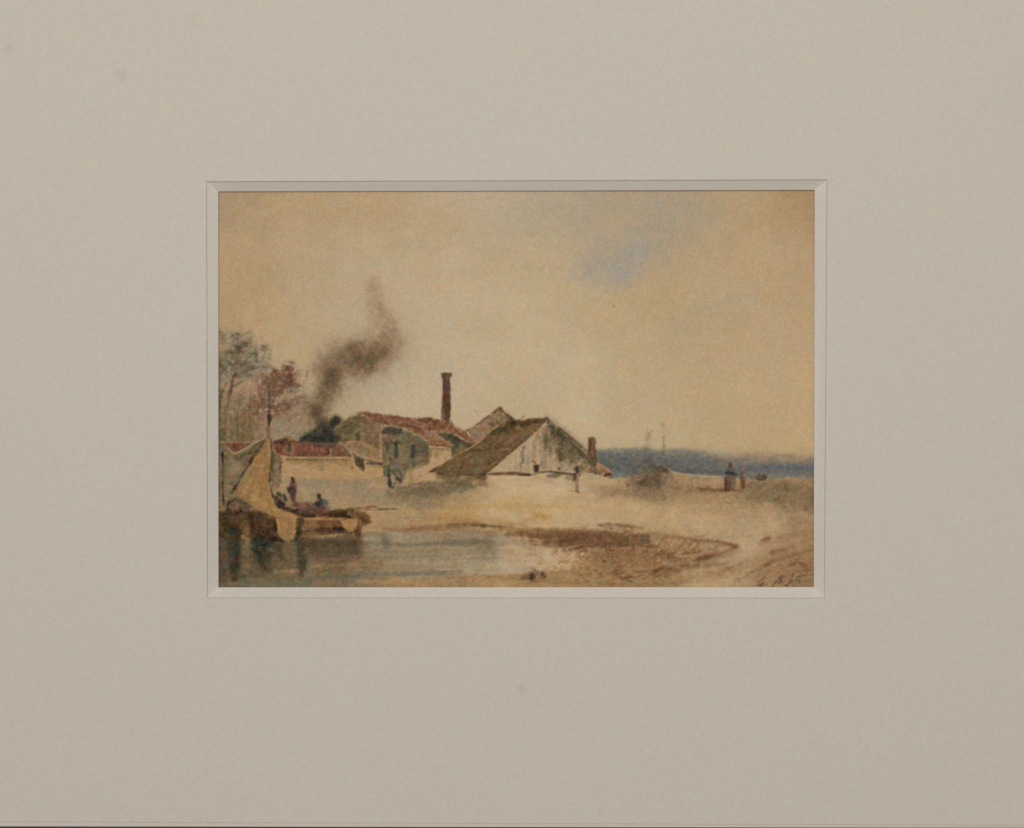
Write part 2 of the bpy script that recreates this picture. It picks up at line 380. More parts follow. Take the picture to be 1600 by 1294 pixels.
for x, y, rx, ry, c, a in [(1205, 768, 50, 12, (134, 112, 80), .5), (1240, 774, 44, 12, (134, 110, 80), .5), (1190, 776, 36, 8, (126, 110, 80), .5), (1250, 784, 34, 7, (124, 104, 78), .5), (1215, 758, 40, 5, (134, 108, 78), .5),
                           (1225, 765, 14, 4, (104, 98, 70), .6), (1262, 790, 20, 5, (118, 98, 78), .55), (1170, 757, 14, 4, (130, 104, 74), .5), (1010, 772, 40, 9, (140, 114, 84), .5), (975, 768, 30, 8, (146, 120, 88), .4)]:
    blob(x, y, rx, ry, c, a, 2, .6, .35, 1, wob=.5)
speck(60, 1150, 755, 1275, 795, [(122, 102, 74), (156, 126, 88), (128, 112, 84), (144, 108, 80)], 2, 5, .2, .5, 71, .4)
# ---- water
P('painted_water')
WAT = [(336, 925), (336, 836), (430, 842), (520, 838), (562, 834), (600, 832), (660, 828), (720, 826), (780, 832), (810, 840), (830, 850), (868, 858), (910, 864), (930, 872), (912, 884), (870, 892), (800, 897), (720, 902), (660, 909), (580, 916), (500, 925)]
WATC = field([
    (350, 850, (98, 82, 60)), (350, 880, (104, 86, 64)), (360, 912, (116, 104, 84)), (430, 912, (116, 104, 82)), (420, 890, (110, 94, 68)), (450, 870, (118, 100, 72)), (500, 850, (98, 80, 56)), (540, 850, (100, 82, 58)), (520, 868, (112, 92, 68)),
    (500, 885, (140, 116, 84)), (560, 880, (146, 122, 88)), (480, 900, (124, 110, 88)), (560, 900, (124, 112, 92)), (590, 850, (142, 127, 101)), (620, 840, (154, 136, 108)), (700, 850, (142, 127, 99)), (760, 848, (138, 122, 96)), (680, 840, (152, 132, 104)),
    (640, 870, (152, 134, 104)), (700, 875, (156, 139, 109)), (640, 890, (146, 131, 105)), (740, 888, (160, 144, 115)), (800, 870, (174, 153, 118)), (820, 885, (178, 158, 125)), (860, 870, (188, 164, 127)), (900, 872, (188, 163, 124)), (840, 856, (168, 144, 108)),
    (620, 908, (158, 130, 92)), (700, 902, (150, 128, 96))], 26)
d_, _ = segdist(XX, YY, WAT, True); ins_ = inside(XX, YY, WAT)
m = 1 / (1 + np.exp(-np.clip((np.where(ins_, d_, -d_) + 1.5 * EDGE) / 1.3, -30, 30)))[..., None]
IMG[:] = IMG * (1 - m) + m * (WATC + (HSTK * 4.5)[..., None] * np.array([1, 1, 1.05]) + (MOT * 2.5)[..., None])
LAB[ins_] = CUR[0]
for pts, w, c, a in [([(570, 850), (640, 851), (760, 848)], [3, 6, 8], (118, 110, 88), .6), ([(570, 842), (640, 842)], 4, (158, 142, 116), .5), ([(630, 846), (700, 842)], 5, (152, 136, 108), .5), ([(690, 846), (760, 845)], 8, (124, 110, 86), .5),
                     ([(600, 836), (604, 857)], [8, 12, 8], (116, 112, 97), .6), ([(602, 846), (603, 858)], 9, (110, 110, 97), .35), ([(560, 896), (640, 897), (720, 892)], [6, 7, 3], (120, 114, 98), .6), ([(480, 903), (560, 900)], 7, (106, 100, 84), .7),
                     ([(640, 884), (760, 880)], 5, (154, 138, 110), .5), ([(600, 872), (720, 868)], 4, (134, 120, 96), .45), ([(760, 882), (850, 878)], 5, (176, 156, 122), .6), ([(720, 864), (800, 862)], 4, (150, 132, 104), .5),
                     ([(560, 908), (660, 909), (820, 904)], 4, (168, 134, 90), .6), ([(700, 903), (820, 900)], 3, (150, 118, 80), .55), ([(480, 884), (600, 882)], 3, (156, 126, 88), .5), ([(430, 893), (470, 891)], 5, (158, 128, 88), .7),
                     ([(425, 883), (466, 885)], 4, (140, 112, 78), .5), ([(341, 914), (480, 914)], 6, (116, 108, 90), .7), ([(780, 890), (830, 888)], 6, (166, 152, 124), .6), ([(840, 862), (905, 868)], 6, (186, 162, 128), .6), ([(790, 858), (850, 864)], 3, (176, 150, 112), .5),
                     ([(470, 876), (560, 874)], 4, (128, 100, 70), .5), ([(566, 858), (620, 864)], 4, (130, 116, 94), .5)]:
    stroke(pts, w, c, min(1, a * 1.3), 2.0, 1.1, .2)
# ---- shore bank and the brown scrub on the sand
P('painted_beach')
for pts, w, c, a in [([(598, 827), (640, 827), (700, 823), (740, 820), (785, 823)], [3, 5, 6, 7, 4], (136, 100, 66), .7), ([(640, 832), (700, 829), (780, 831)], [3, 6, 8], (146, 112, 76), .5), ([(700, 820), (716, 818), (750, 821), (785, 823)], [1, 2.6, 3, 1.5], (88, 60, 40), .8),
                     ([(700, 815), (760, 815), (820, 821)], 6, (168, 126, 78), .55), ([(780, 824), (830, 832), (900, 838)], [6, 12, 10], (148, 108, 68), .6),
                     ([(790, 835), (850, 834), (930, 838), (1000, 840)], [4, 14, 16, 8], (124, 90, 62), .75), ([(830, 838), (890, 842), (960, 847), (1010, 846)], [5, 16, 18, 10], (112, 80, 56), .8), ([(850, 846), (900, 849), (970, 851)], [3, 9, 6], (102, 72, 50), .7),
                     ([(855, 847), (866, 850)], 4, (82, 56, 40), .7), ([(930, 851), (960, 850)], 3, (78, 56, 38), .6), ([(972, 850), (990, 851)], [3, 5, 2], (68, 50, 36), .8), ([(998, 838), (1014, 839)], 4, (84, 72, 62), .7), ([(995, 845), (1012, 848)], 4, (96, 66, 46), .7),
                     ([(860, 838), (900, 836), (945, 836)], [1, 4, 1], (96, 66, 46), .6), ([(935, 821), (960, 820), (985, 823), (1005, 826)], [1, 3.5, 4, 1], (124, 86, 60), .8), ([(990, 836), (1020, 835), (1060, 838)], [2, 6, 3], (140, 100, 70), .6),
                     ([(1040, 838), (1080, 843), (1120, 846), (1140, 850), (1150, 855)], [2, 2.2, 2.4, 3, 5], (120, 84, 58), .8), ([(1150, 854), (1140, 860), (1125, 866), (1100, 871), (1080, 876)], [6, 4, 4, 6, 3], (126, 88, 60), .75),
                     ([(1086, 876), (1100, 871), (1120, 867)], [2, 7, 4], (104, 70, 48), .8), ([(1094, 875), (1112, 870)], [3, 5], (86, 60, 42), .7), ([(1066, 883), (1080, 885), (1092, 884)], [3, 5, 3], (92, 64, 42), .8), ([(1064, 883), (1071, 885)], 5, (78, 54, 36), .7),
                     ([(1100, 883), (1135, 881)], [5, 3], (132, 98, 64), .6), ([(1020, 893), (1040, 889), (1060, 890)], [6, 8, 3], (108, 76, 48), .75), ([(1028, 891), (1036, 890)], 5, (80, 56, 38), .75), ([(1020, 904), (1050, 898), (1064, 893)], [2, 4, 2], (126, 90, 58), .6),
                     ([(1168, 897), (1184, 890), (1198, 884), (1206, 876), (1226, 868)], [2, 4, 6, 3, 2], (134, 94, 58), .75), ([(1196, 884), (1208, 878)], 5, (112, 78, 50), .5), ([(1191, 846), (1200, 842), (1204, 838)], [4, 5, 2], (124, 86, 62), .75), ([(1200, 843), (1260, 832)], [3, 6], (150, 116, 82), .45),
                     ([(1207, 863), (1216, 862)], [5, 4], (112, 80, 56), .75), ([(1215, 862), (1238, 855)], [3, 2], (138, 98, 66), .6), ([(1232, 884), (1246, 880), (1258, 883)], [3, 6, 2], (100, 68, 46), .8), ([(1230, 886), (1275, 880)], [2, 3], (132, 102, 72), .5), ([(1210, 870), (1275, 862)], [3, 5], (146, 116, 82), .4),
                     ([(945, 867), (1000, 866)], 4, (128, 94, 62), .5), ([(1000, 866), (1030, 864), (1052, 866)], [3, 5, 3], (110, 80, 54), .65), ([(1074, 864), (1084, 862)], 3, (112, 82, 56), .5), ([(1040, 870), (1050, 873)], 8, (100, 76, 52), .6), ([(935, 876), (975, 884)], 3, (130, 98, 64), .5),
                     ([(780, 904), (830, 903), (880, 903)], [3, 4, 2], (140, 108, 72), .55), ([(860, 910), (980, 913), (1060, 912)], 3, (120, 94, 64), .4)]:
    stroke(pts, [q * 1.15 for q in w] if isinstance(w, list) else w * 1.15, c, min(1, a * .9), 2.2, .9, .3)
for pts, w, c, a in [([(1060, 908), (1130, 896), (1200, 872), (1277, 842)], [10, 16, 18, 14], (156, 120, 84), .4), ([(1150, 905), (1215, 895), (1277, 880)], [8, 12, 12], (150, 114, 80), .45), ([(1190, 850), (1235, 838), (1277, 830)], [5, 9, 10], (158, 122, 88), .4), ([(1040, 842), (1090, 846), (1140, 852)], [6, 6, 6], (150, 112, 82), .4), ([(1060, 890), (1100, 880), (1148, 862)], [8, 8, 8], (150, 114, 80), .4),
                     ([(1205, 880), (1240, 868), (1275, 858)], [2, 3, 2], (132, 94, 66), .5), ([(1180, 903), (1205, 890), (1230, 878), (1262, 872)], [1.5, 2.4, 1.5, 1], (130, 92, 64), .5), ([(1215, 905), (1250, 893), (1276, 890)], [1.5, 2, 1.5], (124, 88, 62), .5), ([(1100, 900), (1130, 892), (1160, 880)], [1, 2, 1], (138, 102, 72), .4)]:
    stroke(pts, w, c, a, 3, 1.6, .3)
for x, y, rx, ry, c, a in [(960, 868, 80, 22, (140, 104, 70), .62), (1000, 890, 64, 18, (144, 108, 70), .55), (1020, 860, 66, 16, (146, 110, 74), .55), (910, 890, 44, 16, (158, 124, 80), .45), (1060, 872, 44, 16, (140, 104, 70), .5), (900, 842, 70, 12, (124, 90, 62), .5), (975, 846, 56, 12, (118, 84, 58), .55)]:
    blob(x, y, rx, ry, c, a, 0, .6, .5, 1, dry=.1, wob=.6)
inspeck = lambda x, y: inside(np.array([x]), np.array([y]), [(860, 852), (1000, 846), (1100, 862), (1080, 885), (1030, 902), (960, 912), (890, 905), (940, 885), (935, 868)])[0]
r_ = np.random.RandomState(73)
for _ in range(300):
    x = r_.uniform(862, 1098); y = r_.uniform(850, 912)
    if not inspeck(x, y): continue
    l = r_.uniform(3, 13); c = [(104, 74, 50), (126, 90, 60), (138, 98, 68), (94, 68, 48), (160, 124, 84), (172, 140, 98)][r_.randint(6)]
    stroke([(x - l / 2, y + l * .1), (x + l / 2, y - l * .12)], r_.uniform(1, 2.6), c, r_.uniform(.25, .6), 1.1, .8, .3)
for _ in range(150):
    x = r_.uniform(840, 1012); y = 838 + r_.uniform(0, 15) + (x - 840) * .02
    l = r_.uniform(4, 16); c = [(86, 60, 44), (104, 74, 52), (134, 96, 66), (92, 72, 54), (122, 84, 58), (150, 112, 76)][r_.randint(6)]
    stroke([(x - l / 2, y), (x + l / 2, y + r_.uniform(-1, 1))], r_.uniform(1, 3), c, r_.uniform(.25, .6), 1.1, .8, .3)
speck(26, 868, 858, 950, 866, [(120, 90, 60), (176, 150, 112), (130, 104, 66)], 1, 2.2, .3, .7, 75)
speck(40, 1060, 830, 1270, 912, [(140, 106, 70), (150, 118, 80), (186, 158, 116)], 1.2, 3.4, .2, .5, 76, .3)
speck(12, 1020, 905, 1050, 880, [(84, 62, 40)], 1, 2, .4, .7, 77)
blob(944, 877, 1.6, 1.6, (86, 64, 44), .9); blob(983, 908, 4, 1.6, (90, 64, 46), .8); blob(930, 891, 3, 1.4, (112, 82, 56), .7)
P('painted_driftwood')
for x, y, rx, ry, c, a in [(831, 899, 4.5, 6, (84, 64, 46), .9), (829, 903, 3, 3, (70, 50, 42), .8), (848, 897, 3.6, 5, (82, 64, 50), .9), (821, 902, 6, 4, (118, 92, 60), .7), (840, 894, 6, 3, (118, 92, 66), .6), (836, 908, 10, 3, (128, 98, 70), .5), (852, 900, 3, 3, (96, 82, 66), .7)]:
    blob(x, y, rx, ry, c, a, 0, .7, .3, tag=a > .75)
# ---- trees on the left
P('painted_woodland')
WOOD = [(336, 600), (350, 612), (380, 618), (402, 628), (414, 622), (440, 630), (470, 650), (478, 664), (470, 684), (440, 686), (400, 692), (336, 694)]
poly(WOOD, (158, 131, 97), .75, 8, 4, .3)
for x, y, rx, ry, c, a in [(360, 650, 26, 40, (146, 116, 86), .5), (392, 660, 22, 30, (146, 114, 82), .55), (372, 676, 30, 16, (132, 110, 74), .5), (450, 668, 30, 18, (158, 132, 102), .45)]:
    blob(x, y, rx, ry, c, a, 0, .8, .4, 1, wob=.6)
r_ = np.random.RandomState(5)
for _ in range(150):
    x = r_.uniform(341, 412); y = r_.uniform(612, 690); l = r_.uniform(5, 16)
    c = [(120, 100, 66), (138, 100, 74), (126, 112, 76), (150, 116, 88), (112, 92, 64), (172, 144, 106), (142, 122, 96), (126, 104, 62)][r_.randint(8)]
    stroke([(x, y), (x + r_.uniform(-3, 3), y + l)], r_.uniform(1.6, 4.5), c, r_.uniform(.2, .5), 1.6, 1.2, .3)
for _ in range(60):
    x = r_.uniform(425, 478); y = r_.uniform(640, 686)
    c = [(150, 122, 92), (158, 140, 110), (142, 124, 98), (166, 140, 104)][r_.randint(4)]
    stroke([(x, y), (x + r_.uniform(3, 9), y - r_.uniform(-1, 5))], r_.uniform(2, 4), c, r_.uniform(.25, .5), 2, 1.2, .3)
for x, y0, y1, w, c in [(343, 585, 694, 4, (92, 84, 62)), (349, 672, 692, 7, (92, 82, 50)), (371, 655, 690, 3.5, (106, 96, 62)), (390, 640, 690, 9, (132, 102, 70)), (402, 655, 690, 5, (142, 108, 78)), (362, 672, 690, 4, (104, 92, 62)), (378, 676, 688, 4, (116, 98, 58)), (352, 640, 670, 6, (134, 98, 72))]:
    stroke([(x, y0), (x + 1, y1)], w, c, .5, 1.8, 1.4, .3)
P('painted_tree', None, 1)      # grey green tree
poly([(338, 528), (352, 522), (366, 516), (382, 524), (398, 532), (416, 538), (424, 546), (408, 554), (424, 566), (426, 578), (404, 586), (380, 592), (366, 606), (362, 626), (355, 626), (352, 600), (338, 596)], 0, tagonly=True)
for x, y, rx, ry, c, a in [(366, 524, 14, 7, (146, 132, 108), .6), (375, 536, 18, 10, (134, 118, 98), .6), (352, 540, 12, 10, (144, 128, 104), .5), (390, 554, 24, 11, (132, 119, 97), .65), (412, 543, 12, 5, (140, 128, 108), .6), (356, 562, 16, 10, (138, 122, 98), .55), (376, 570, 22, 11, (122, 106, 84), .65),
                           (408, 571, 19, 9, (140, 127, 107), .65), (386, 582, 16, 8, (122, 113, 95), .65), (364, 584, 12, 7, (126, 112, 92), .5), (346, 578, 6, 12, (106, 98, 72), .6), (345, 545, 6, 20, (140, 116, 88), .4)]:
    blob(x, y, rx * 1.1, ry * 1.1, c, a * .85, 0, .9, .4, 1, wob=.6)
for x, y, rx, ry, c, a in [(374, 545, 6, 7, (92, 72, 62), .8), (380, 539, 6, 4, (112, 92, 78), .6), (361, 550, 5, 4, (92, 88, 42), .85), (366, 538, 4, 4, (116, 106, 76), .6), (397, 553, 4.5, 4, (106, 94, 62), .8), (401, 556, 4, 3, (118, 108, 88), .6), (365, 559, 4, 2, (128, 116, 60), .6),
                           (371, 522, 4, 3, (128, 114, 76), .6), (344, 566, 3, 6, (92, 88, 60), .6), (376, 570, 9, 5, (110, 88, 70), .55), (388, 577, 8, 5, (116, 112, 90), .5), (412, 541, 5, 3, (122, 112, 90), .6), (390, 587, 3, 2, (106, 100, 84), .7), (348, 530, 5, 5, (138, 112, 82), .5)]:
    blob(x, y, rx * 1.25, ry * 1.2, c, a, 0, .8, .2)
for pts in [[(362, 600), (352, 584), (345, 570)], [(363, 596), (374, 578), (384, 562)], [(366, 588), (384, 580), (404, 574)], [(371, 578), (372, 558), (376, 540)], [(357, 626), (352, 650), (352, 690)], [(344, 620), (343, 660), (344, 692)], [(374, 620), (371, 650), (371, 690)], [(392, 610), (390, 650), (391, 690)], [(384, 562), (398, 552)]]:
    stroke(pts, [2, 1.5, 1], (104, 88, 66), .5, 1, .8, .3)
speck(150, 340, 516, 424, 592, [(112, 102, 78), (128, 108, 86), (150, 136, 112), (104, 90, 66), (136, 126, 104), (168, 146, 112)], 1.2, 3.6, .25, .6, 81, .6)
for pts, w in [([(367, 584), (362, 598), (360, 612), (357, 626)], [3, 4.5, 5, 3]), ([(361, 606), (369, 601), (379, 596)], [4, 3, 1.2]), ([(366, 588), (371, 578)], [3, 1.5]), ([(344, 620), (350, 606), (354, 598)], [3, 2.4, 1.4])]:
    stroke(pts, w, (98, 78, 58), .72, 1.5, 1.2, .3)
P('painted_tree', None, 2)      # russet tree
poly([(396, 604), (402, 590), (418, 586), (426, 578), (440, 578), (445, 570), (452, 562), (462, 570), (466, 586), (464, 602), (482, 618), (486, 632), (466, 644), (450, 654), (432, 662), (424, 660), (414, 650), (400, 646), (394, 630)], 0, tagonly=True)
for x, y, rx, ry, c, a in [(428, 606, 24, 16, (152, 112, 88), .5), (408, 628, 16, 22, (154, 110, 88), .55), (446, 636, 26, 14, (156, 116, 90), .5), (452, 592, 12, 14, (144, 100, 80), .5), (470, 628, 16, 12, (164, 138, 104), .4)]:
    blob(x, y, rx, ry, c, a * 1.15, 0, .8, .4, 1, wob=.6)
for x, y, rx, ry, c, a, ro in [(449, 574, 5, 2.4, (104, 74, 52), .85, 25), (455, 566, 5, 1.8, (136, 104, 78), .7, 10), (455, 578, 5, 2.4, (120, 84, 60), .75, 20), (431, 585, 7, 5.5, (118, 86, 60), .85, 0), (452, 591, 8, 8, (112, 78, 58), .85, -40), (449, 597, 6, 5, (100, 68, 52), .6, -40), (420, 596, 9, 6, (128, 94, 70), .7, 0),
                               (429, 600, 11, 7, (122, 92, 68), .7, 0), (438, 604, 8, 5, (114, 88, 70), .6, -30), (410, 601, 5, 5, (140, 98, 76), .6, 0), (424, 612, 9, 5, (126, 88, 60), .7, 0), (405, 622, 8, 6, (132, 96, 76), .6, 0), (408, 633, 8, 7, (132, 92, 72), .65, 0), (412, 612, 6, 6, (138, 98, 66), .6, 0), (402, 640, 6, 5, (124, 100, 60), .6, 0),
                               (445, 634, 9, 5, (112, 84, 54), .8, -15), (452, 630, 7, 5, (126, 90, 62), .6, -15), (434, 646, 9, 4, (142, 98, 66), .7, -10), (438, 628, 7, 5, (150, 112, 80), .6, 0), (428, 636, 6, 5, (110, 82, 66), .6, 0), (460, 626, 8, 5, (132, 102, 80), .5, -20), (440, 652, 8, 3, (136, 104, 80), .5, 0),
                               (462, 612, 4, 2, (110, 104, 74), .6, -15), (463, 604, 3, 2, (118, 110, 86), .6, 0), (468, 603, 2.4, 1.6, (110, 96, 80), .6, 0), (475, 618, 3, 2, (128, 104, 82), .6, 0), (479, 630, 4, 2.4, (120, 106, 86), .5, 0), (470, 586, 4, 4, (156, 128, 96), .4, 0), (404, 594, 4, 5, (140, 122, 94), .5, 20)]:
    blob(x, y, rx * 1.3, ry * 1.3, c, a, ro, .8, .25)
speck(150, 398, 575, 482, 656, [(138, 94, 74), (152, 106, 86), (116, 76, 58), (182, 152, 116), (160, 114, 92), (182, 154, 118)], 1, 3, .3, .75, 83, .6)
for pts in [[(421, 640), (432, 618), (446, 600), (455, 584)], [(421, 648), (410, 628), (404, 610)], [(422, 655), (440, 642), (458, 634), (474, 626)], [(421, 634), (426, 612), (430, 592)], [(446, 600), (462, 594)], [(440, 642), (452, 650)]]:
    stroke(pts, [1.8, 1.3, .8], (104, 78, 60), .55, .9, .7, .3)
stroke([(452, 596), (440, 608), (428, 622), (422, 634)], [1.5, 1.6, 1.6, 2], (112, 82, 60), .5)
# ---- smoke
P('painted_smoke')
poly([(482, 672), (484, 650), (486, 634), (500, 614), (500, 596), (494, 572), (506, 556), (530, 546), (546, 536), (566, 532), (586, 520), (574, 500), (570, 470), (572, 440), (588, 430), (598, 446), (602, 480), (622, 506), (634, 540), (620, 566), (600, 584), (560, 596), (542, 590), (534, 606), (528, 628), (512, 650), (512, 664), (504, 676)], 0, tagonly=True)
for pts, w, c, a, s in [([(505, 668), (496, 650), (496, 634), (508, 616), (520, 598), (520, 576), (540, 562), (575, 556), (604, 540)], [30, 34, 36, 40, 52, 62, 66, 70, 50], (158, 138, 108), .42, 22),
                        ([(606, 545), (612, 520), (604, 500), (592, 480), (586, 450), (586, 432)], [46, 36, 30, 28, 26, 16], (170, 145, 112), .3, 18),
                        ([(540, 600), (600, 590), (640, 560)], [30, 50, 40], (168, 150, 122), .38, 24), ([(500, 690), (470, 670), (440, 660)], [20, 30, 30], (160, 142, 112), .35, 20), ([(530, 650), (560, 630)], [30, 40], (170, 152, 120), .35, 18),
                        ([(504, 670), (494, 652), (494, 636), (506, 618), (518, 600), (518, 582), (532, 566), (556, 562), (584, 554), (602, 543)], [20, 23, 24, 27, 34, 40, 40, 45, 40, 24], (136, 108, 79), .8, 13),
                        ([(503, 668), (493, 652), (494, 638), (504, 622)], [18, 17, 15, 13], (104, 87, 65), .7, 8), ([(512, 604), (516, 592), (524, 580)], [14, 22, 16], (104, 88, 66), .6, 9), ([(546, 564), (566, 564), (586, 556), (600, 546)], [12, 22, 19, 8], (108, 92, 68), .6, 9),
                        ([(548, 574), (562, 576), (578, 568)], [8, 11, 6], (108, 92, 70), .5, 7), ([(500, 572), (508, 562), (520, 556)], [14, 18, 14], (142, 122, 94), .5, 10), ([(552, 546), (564, 544)], [14, 14], (126, 104, 78), .6, 8), ([(604, 536), (613, 518), (612, 508)], [13, 15, 8], (150, 122, 92), .5, 10),
                        ([(596, 488), (592, 474), (584, 446)], [10, 12, 10], (162, 134, 102), .38, 10), ([(594, 484), (597, 480)], [6, 5], (146, 116, 86), .4, 6), ([(590, 506), (584, 494)], [16, 14], (166, 140, 108), .3, 10), ([(500, 664), (506, 668)], [12, 14], (92, 78, 60), .7, 6), ([(510, 600), (515, 594)], [8, 9], (84, 70, 52), .5, 5)]:
    f = 1.22 if s >= 9 else 1.1
    stroke(pts, [q * f for q in w], c, a * (.95 if s >= 9 else .72), s * 1.15, 4, .2)
for x, y, rx, ry, c, a, ro in [(560, 560, 10, 5, (94, 78, 56), .4, -20), (580, 562, 9, 5, (90, 78, 54), .4, -25), (597, 551, 8, 5, (92, 82, 58), .4, -25), (518, 584, 9, 6, (94, 78, 58), .4, 0), (530, 558, 12, 7, (120, 100, 76), .4, 0), (494, 644, 5, 9, (84, 68, 52), .4, 0), (548, 545, 8, 6, (112, 88, 64), .4, 0), (546, 572, 8, 5, (132, 106, 80), .4, 0), (510, 568, 8, 6, (120, 104, 80), .35, 0)]:
    blob(x, y, rx, ry, c, a, ro, .7, .3)
stroke([(506, 668), (497, 656), (493, 644)], [20, 18, 14], (96, 80, 60), .62, 7, 3, .2); stroke([(500, 640), (506, 622), (514, 606)], [14, 14, 16], (112, 94, 70), .5, 8, 3, .2)
blob(540, 652, 13, 8, (176, 152, 114), .5, -20, .5); blob(546, 592, 10, 5, (168, 148, 116), .4)
# ---- dark thicket at the foot of the smoke
P('painted_bush')
poly([(464, 691), (474, 682), (488, 674), (498, 668), (503, 660), (511, 664), (520, 654), (528, 651), (533, 657), (527, 665), (519, 672), (524, 678), (534, 684), (530, 692), (518, 695), (500, 693), (480, 692)], (66, 62, 46), .92, 2.6, 2.2, .2)
for x, y, rx, ry, c, a in [(525, 657, 7, 6, (62, 60, 44), .8), (500, 682, 16, 7, (46, 48, 38), .8), (512, 672, 8, 8, (52, 54, 42), .7), (478, 687, 9, 4, (48, 50, 36), .7), (494, 676, 7, 5, (60, 72, 62), .6), (516, 685, 9, 6, (50, 50, 40), .7), (540, 676, 12, 8, (82, 74, 52), .6), (504, 664, 7, 6, (78, 68, 54), .6), (528, 684, 8, 6, (70, 62, 48), .6)]:
    blob(x, y, rx, ry, c, a, 0, .9, .3)

# ---- low red-roofed house row on the left
P('painted_cottage', 'wall')
poly([(336, 694), (350, 692), (369, 708), (416, 684), (419, 690), (419, 760), (400, 790), (336, 797)], (126, 108, 80), .92, 1.6, 1.2, .2)
for pts, w, c, a in [([(345, 700), (352, 712), (349, 740)], 10, (110, 98, 76), .6), ([(412, 690), (392, 704), (370, 716)], [8, 10, 8], (100, 92, 66), .75), ([(370, 715), (385, 722)], 9, (108, 98, 78), .6), ([(352, 725), (380, 722)], 8, (122, 108, 90), .6), ([(370, 728), (362, 742)], 12, (150, 132, 106), .7),
                     ([(356, 735), (384, 730)], 6, (146, 128, 104), .5), ([(358, 744), (372, 744)], [6, 7, 3], (132, 96, 58), .8), ([(350, 755), (366, 752)], 8, (108, 98, 76), .7), ([(355, 765), (372, 778)], 9, (128, 112, 80), .6), ([(350, 775), (352, 790)], 7, (136, 112, 92), .5), ([(343, 752), (343, 765)], 5, (94, 88, 50), .6), ([(343, 700), (343, 740)], 5, (116, 108, 88), .5),
                     ([(400, 705), (385, 725)], 8, (106, 92, 62), .6), ([(374, 733), (380, 739)], 6, (146, 122, 98), .5)]:
    stroke(pts, w, c, a, 2, 1.4, .3)
speck(60, 342, 700, 400, 792, [(104, 94, 70), (140, 124, 98), (122, 104, 84), (112, 110, 78)], 1.4, 4, .2, .5, 91)
P('painted_cottage', 'roof')
poly([(349, 692), (360, 691), (394, 692), (384, 699), (370, 706), (364, 705), (356, 699)], (128, 80, 58), .95, 1.2, .8, .2)
stroke([(367, 697), (371, 703)], 5, (98, 56, 44), .7, 1.2); stroke([(376, 694), (388, 695)], 3, (112, 74, 52), .6); stroke([(372, 696), (376, 700)], 3, (126, 82, 72), .6)
P('painted_cottage', 'wall')
stroke([(352, 698), (364, 708), (369, 709), (385, 700), (402, 690), (416, 683)], [1.2, 2, 2, 1.8, 2, 2.2], (172, 144, 106), .85, .9)
stroke([(345, 691), (350, 691), (395, 691)], 1.6, (160, 128, 94), .6)
# ---- long red roof behind the boat
P('painted_farmhouse', 'wall')
poly([(423, 690), (432, 706), (446, 716), (545, 715), (560, 716), (600, 724), (602, 744), (560, 747), (440, 748), (424, 752)], (172, 142, 98), .95, 1.6, 1, .12)
poly([(423, 700), (428, 703), (442, 716), (440, 745), (437, 762), (424, 760)], (126, 108, 80), .9, 1.4, 1, .2)
stroke([(426, 704), (426, 740)], 4, (94, 88, 64), .7, 1.5); stroke([(438, 722), (438, 736)], 3.4, (108, 94, 78), .7, 1.4); stroke([(431, 745), (431, 765)], 6, (146, 122, 100), .5, 2); stroke([(432, 725), (434, 740)], 5, (130, 122, 94), .5, 2)
stroke([(447, 718), (480, 718), (545, 718)], [3, 5, 4], (118, 96, 58), .75, 1.4, .8, .3); stroke([(455, 723), (540, 722)], 5, (144, 116, 78), .5, 2)
stroke([(446, 727), (470, 733), (500, 738)], [8, 9, 4], (180, 150, 116), .5, 2.5); stroke([(502, 720), (502, 734)], 7, (142, 120, 92), .6, 2); stroke([(503, 720), (509, 720)], 3, (122, 112, 88), .6); stroke([(530, 725), (548, 730)], 6, (156, 126, 90), .5, 2)
stroke([(440, 744), (540, 742), (600, 742)], 5, (180, 148, 104), .5, 2.5)
P('painted_farmhouse', 'roof')
poly([(424, 690), (432, 688), (446, 683), (453, 683), (459, 687), (462, 691), (480, 692), (505, 693), (530, 693), (538, 697), (546, 706), (549, 714), (500, 715), (450, 714), (437, 710), (428, 702)], (130, 78, 58), .95, 1.2, .8, .2)
for pts, w, c, a in [([(428, 692), (440, 688), (450, 686)], [5, 7, 3], (92, 58, 56), .8), ([(437, 690), (442, 692)], 5, (66, 46, 48), .7), ([(428, 699), (436, 705)], 5, (118, 66, 62), .6), ([(448, 684), (457, 687)], 2.4, (160, 124, 82), .7), ([(462, 699), (500, 700)], 7, (142, 86, 62), .6), ([(465, 706), (510, 708)], 6, (118, 66, 50), .6), ([(445, 706), (458, 710)], 5, (150, 108, 78), .6),
                     ([(495, 697), (520, 696)], [5, 7, 4], (86, 66, 58), .75), ([(515, 694), (532, 694)], 4, (112, 76, 58), .7), ([(500, 708), (512, 707)], 6, (146, 86, 58), .6), ([(520, 706), (546, 711)], [6, 7], (124, 88, 62), .7), ([(472, 704), (480, 712)], 3, (104, 56, 48), .5), ([(486, 702), (492, 711)], 3, (152, 94, 70), .5), ([(528, 694), (533, 692)], 2, (168, 140, 104), .6)]:
    stroke(pts, w, c, a, 1.4, 1, .3)
speck(60, 430, 690, 545, 713, [(110, 60, 46), (150, 94, 68), (96, 62, 52), (138, 84, 60)], 1, 2.6, .25, .6, 92)
P('painted_farmhouse', 'chimney')
stroke([(452, 693), (452, 704)], 5, (76, 74, 56), .9, 1, tag=True); stroke([(457, 692), (457, 706)], 3.6, (152, 116, 92), .7, 1, tag=True); stroke([(451, 700), (455, 706)], 3, (122, 96, 58), .6)
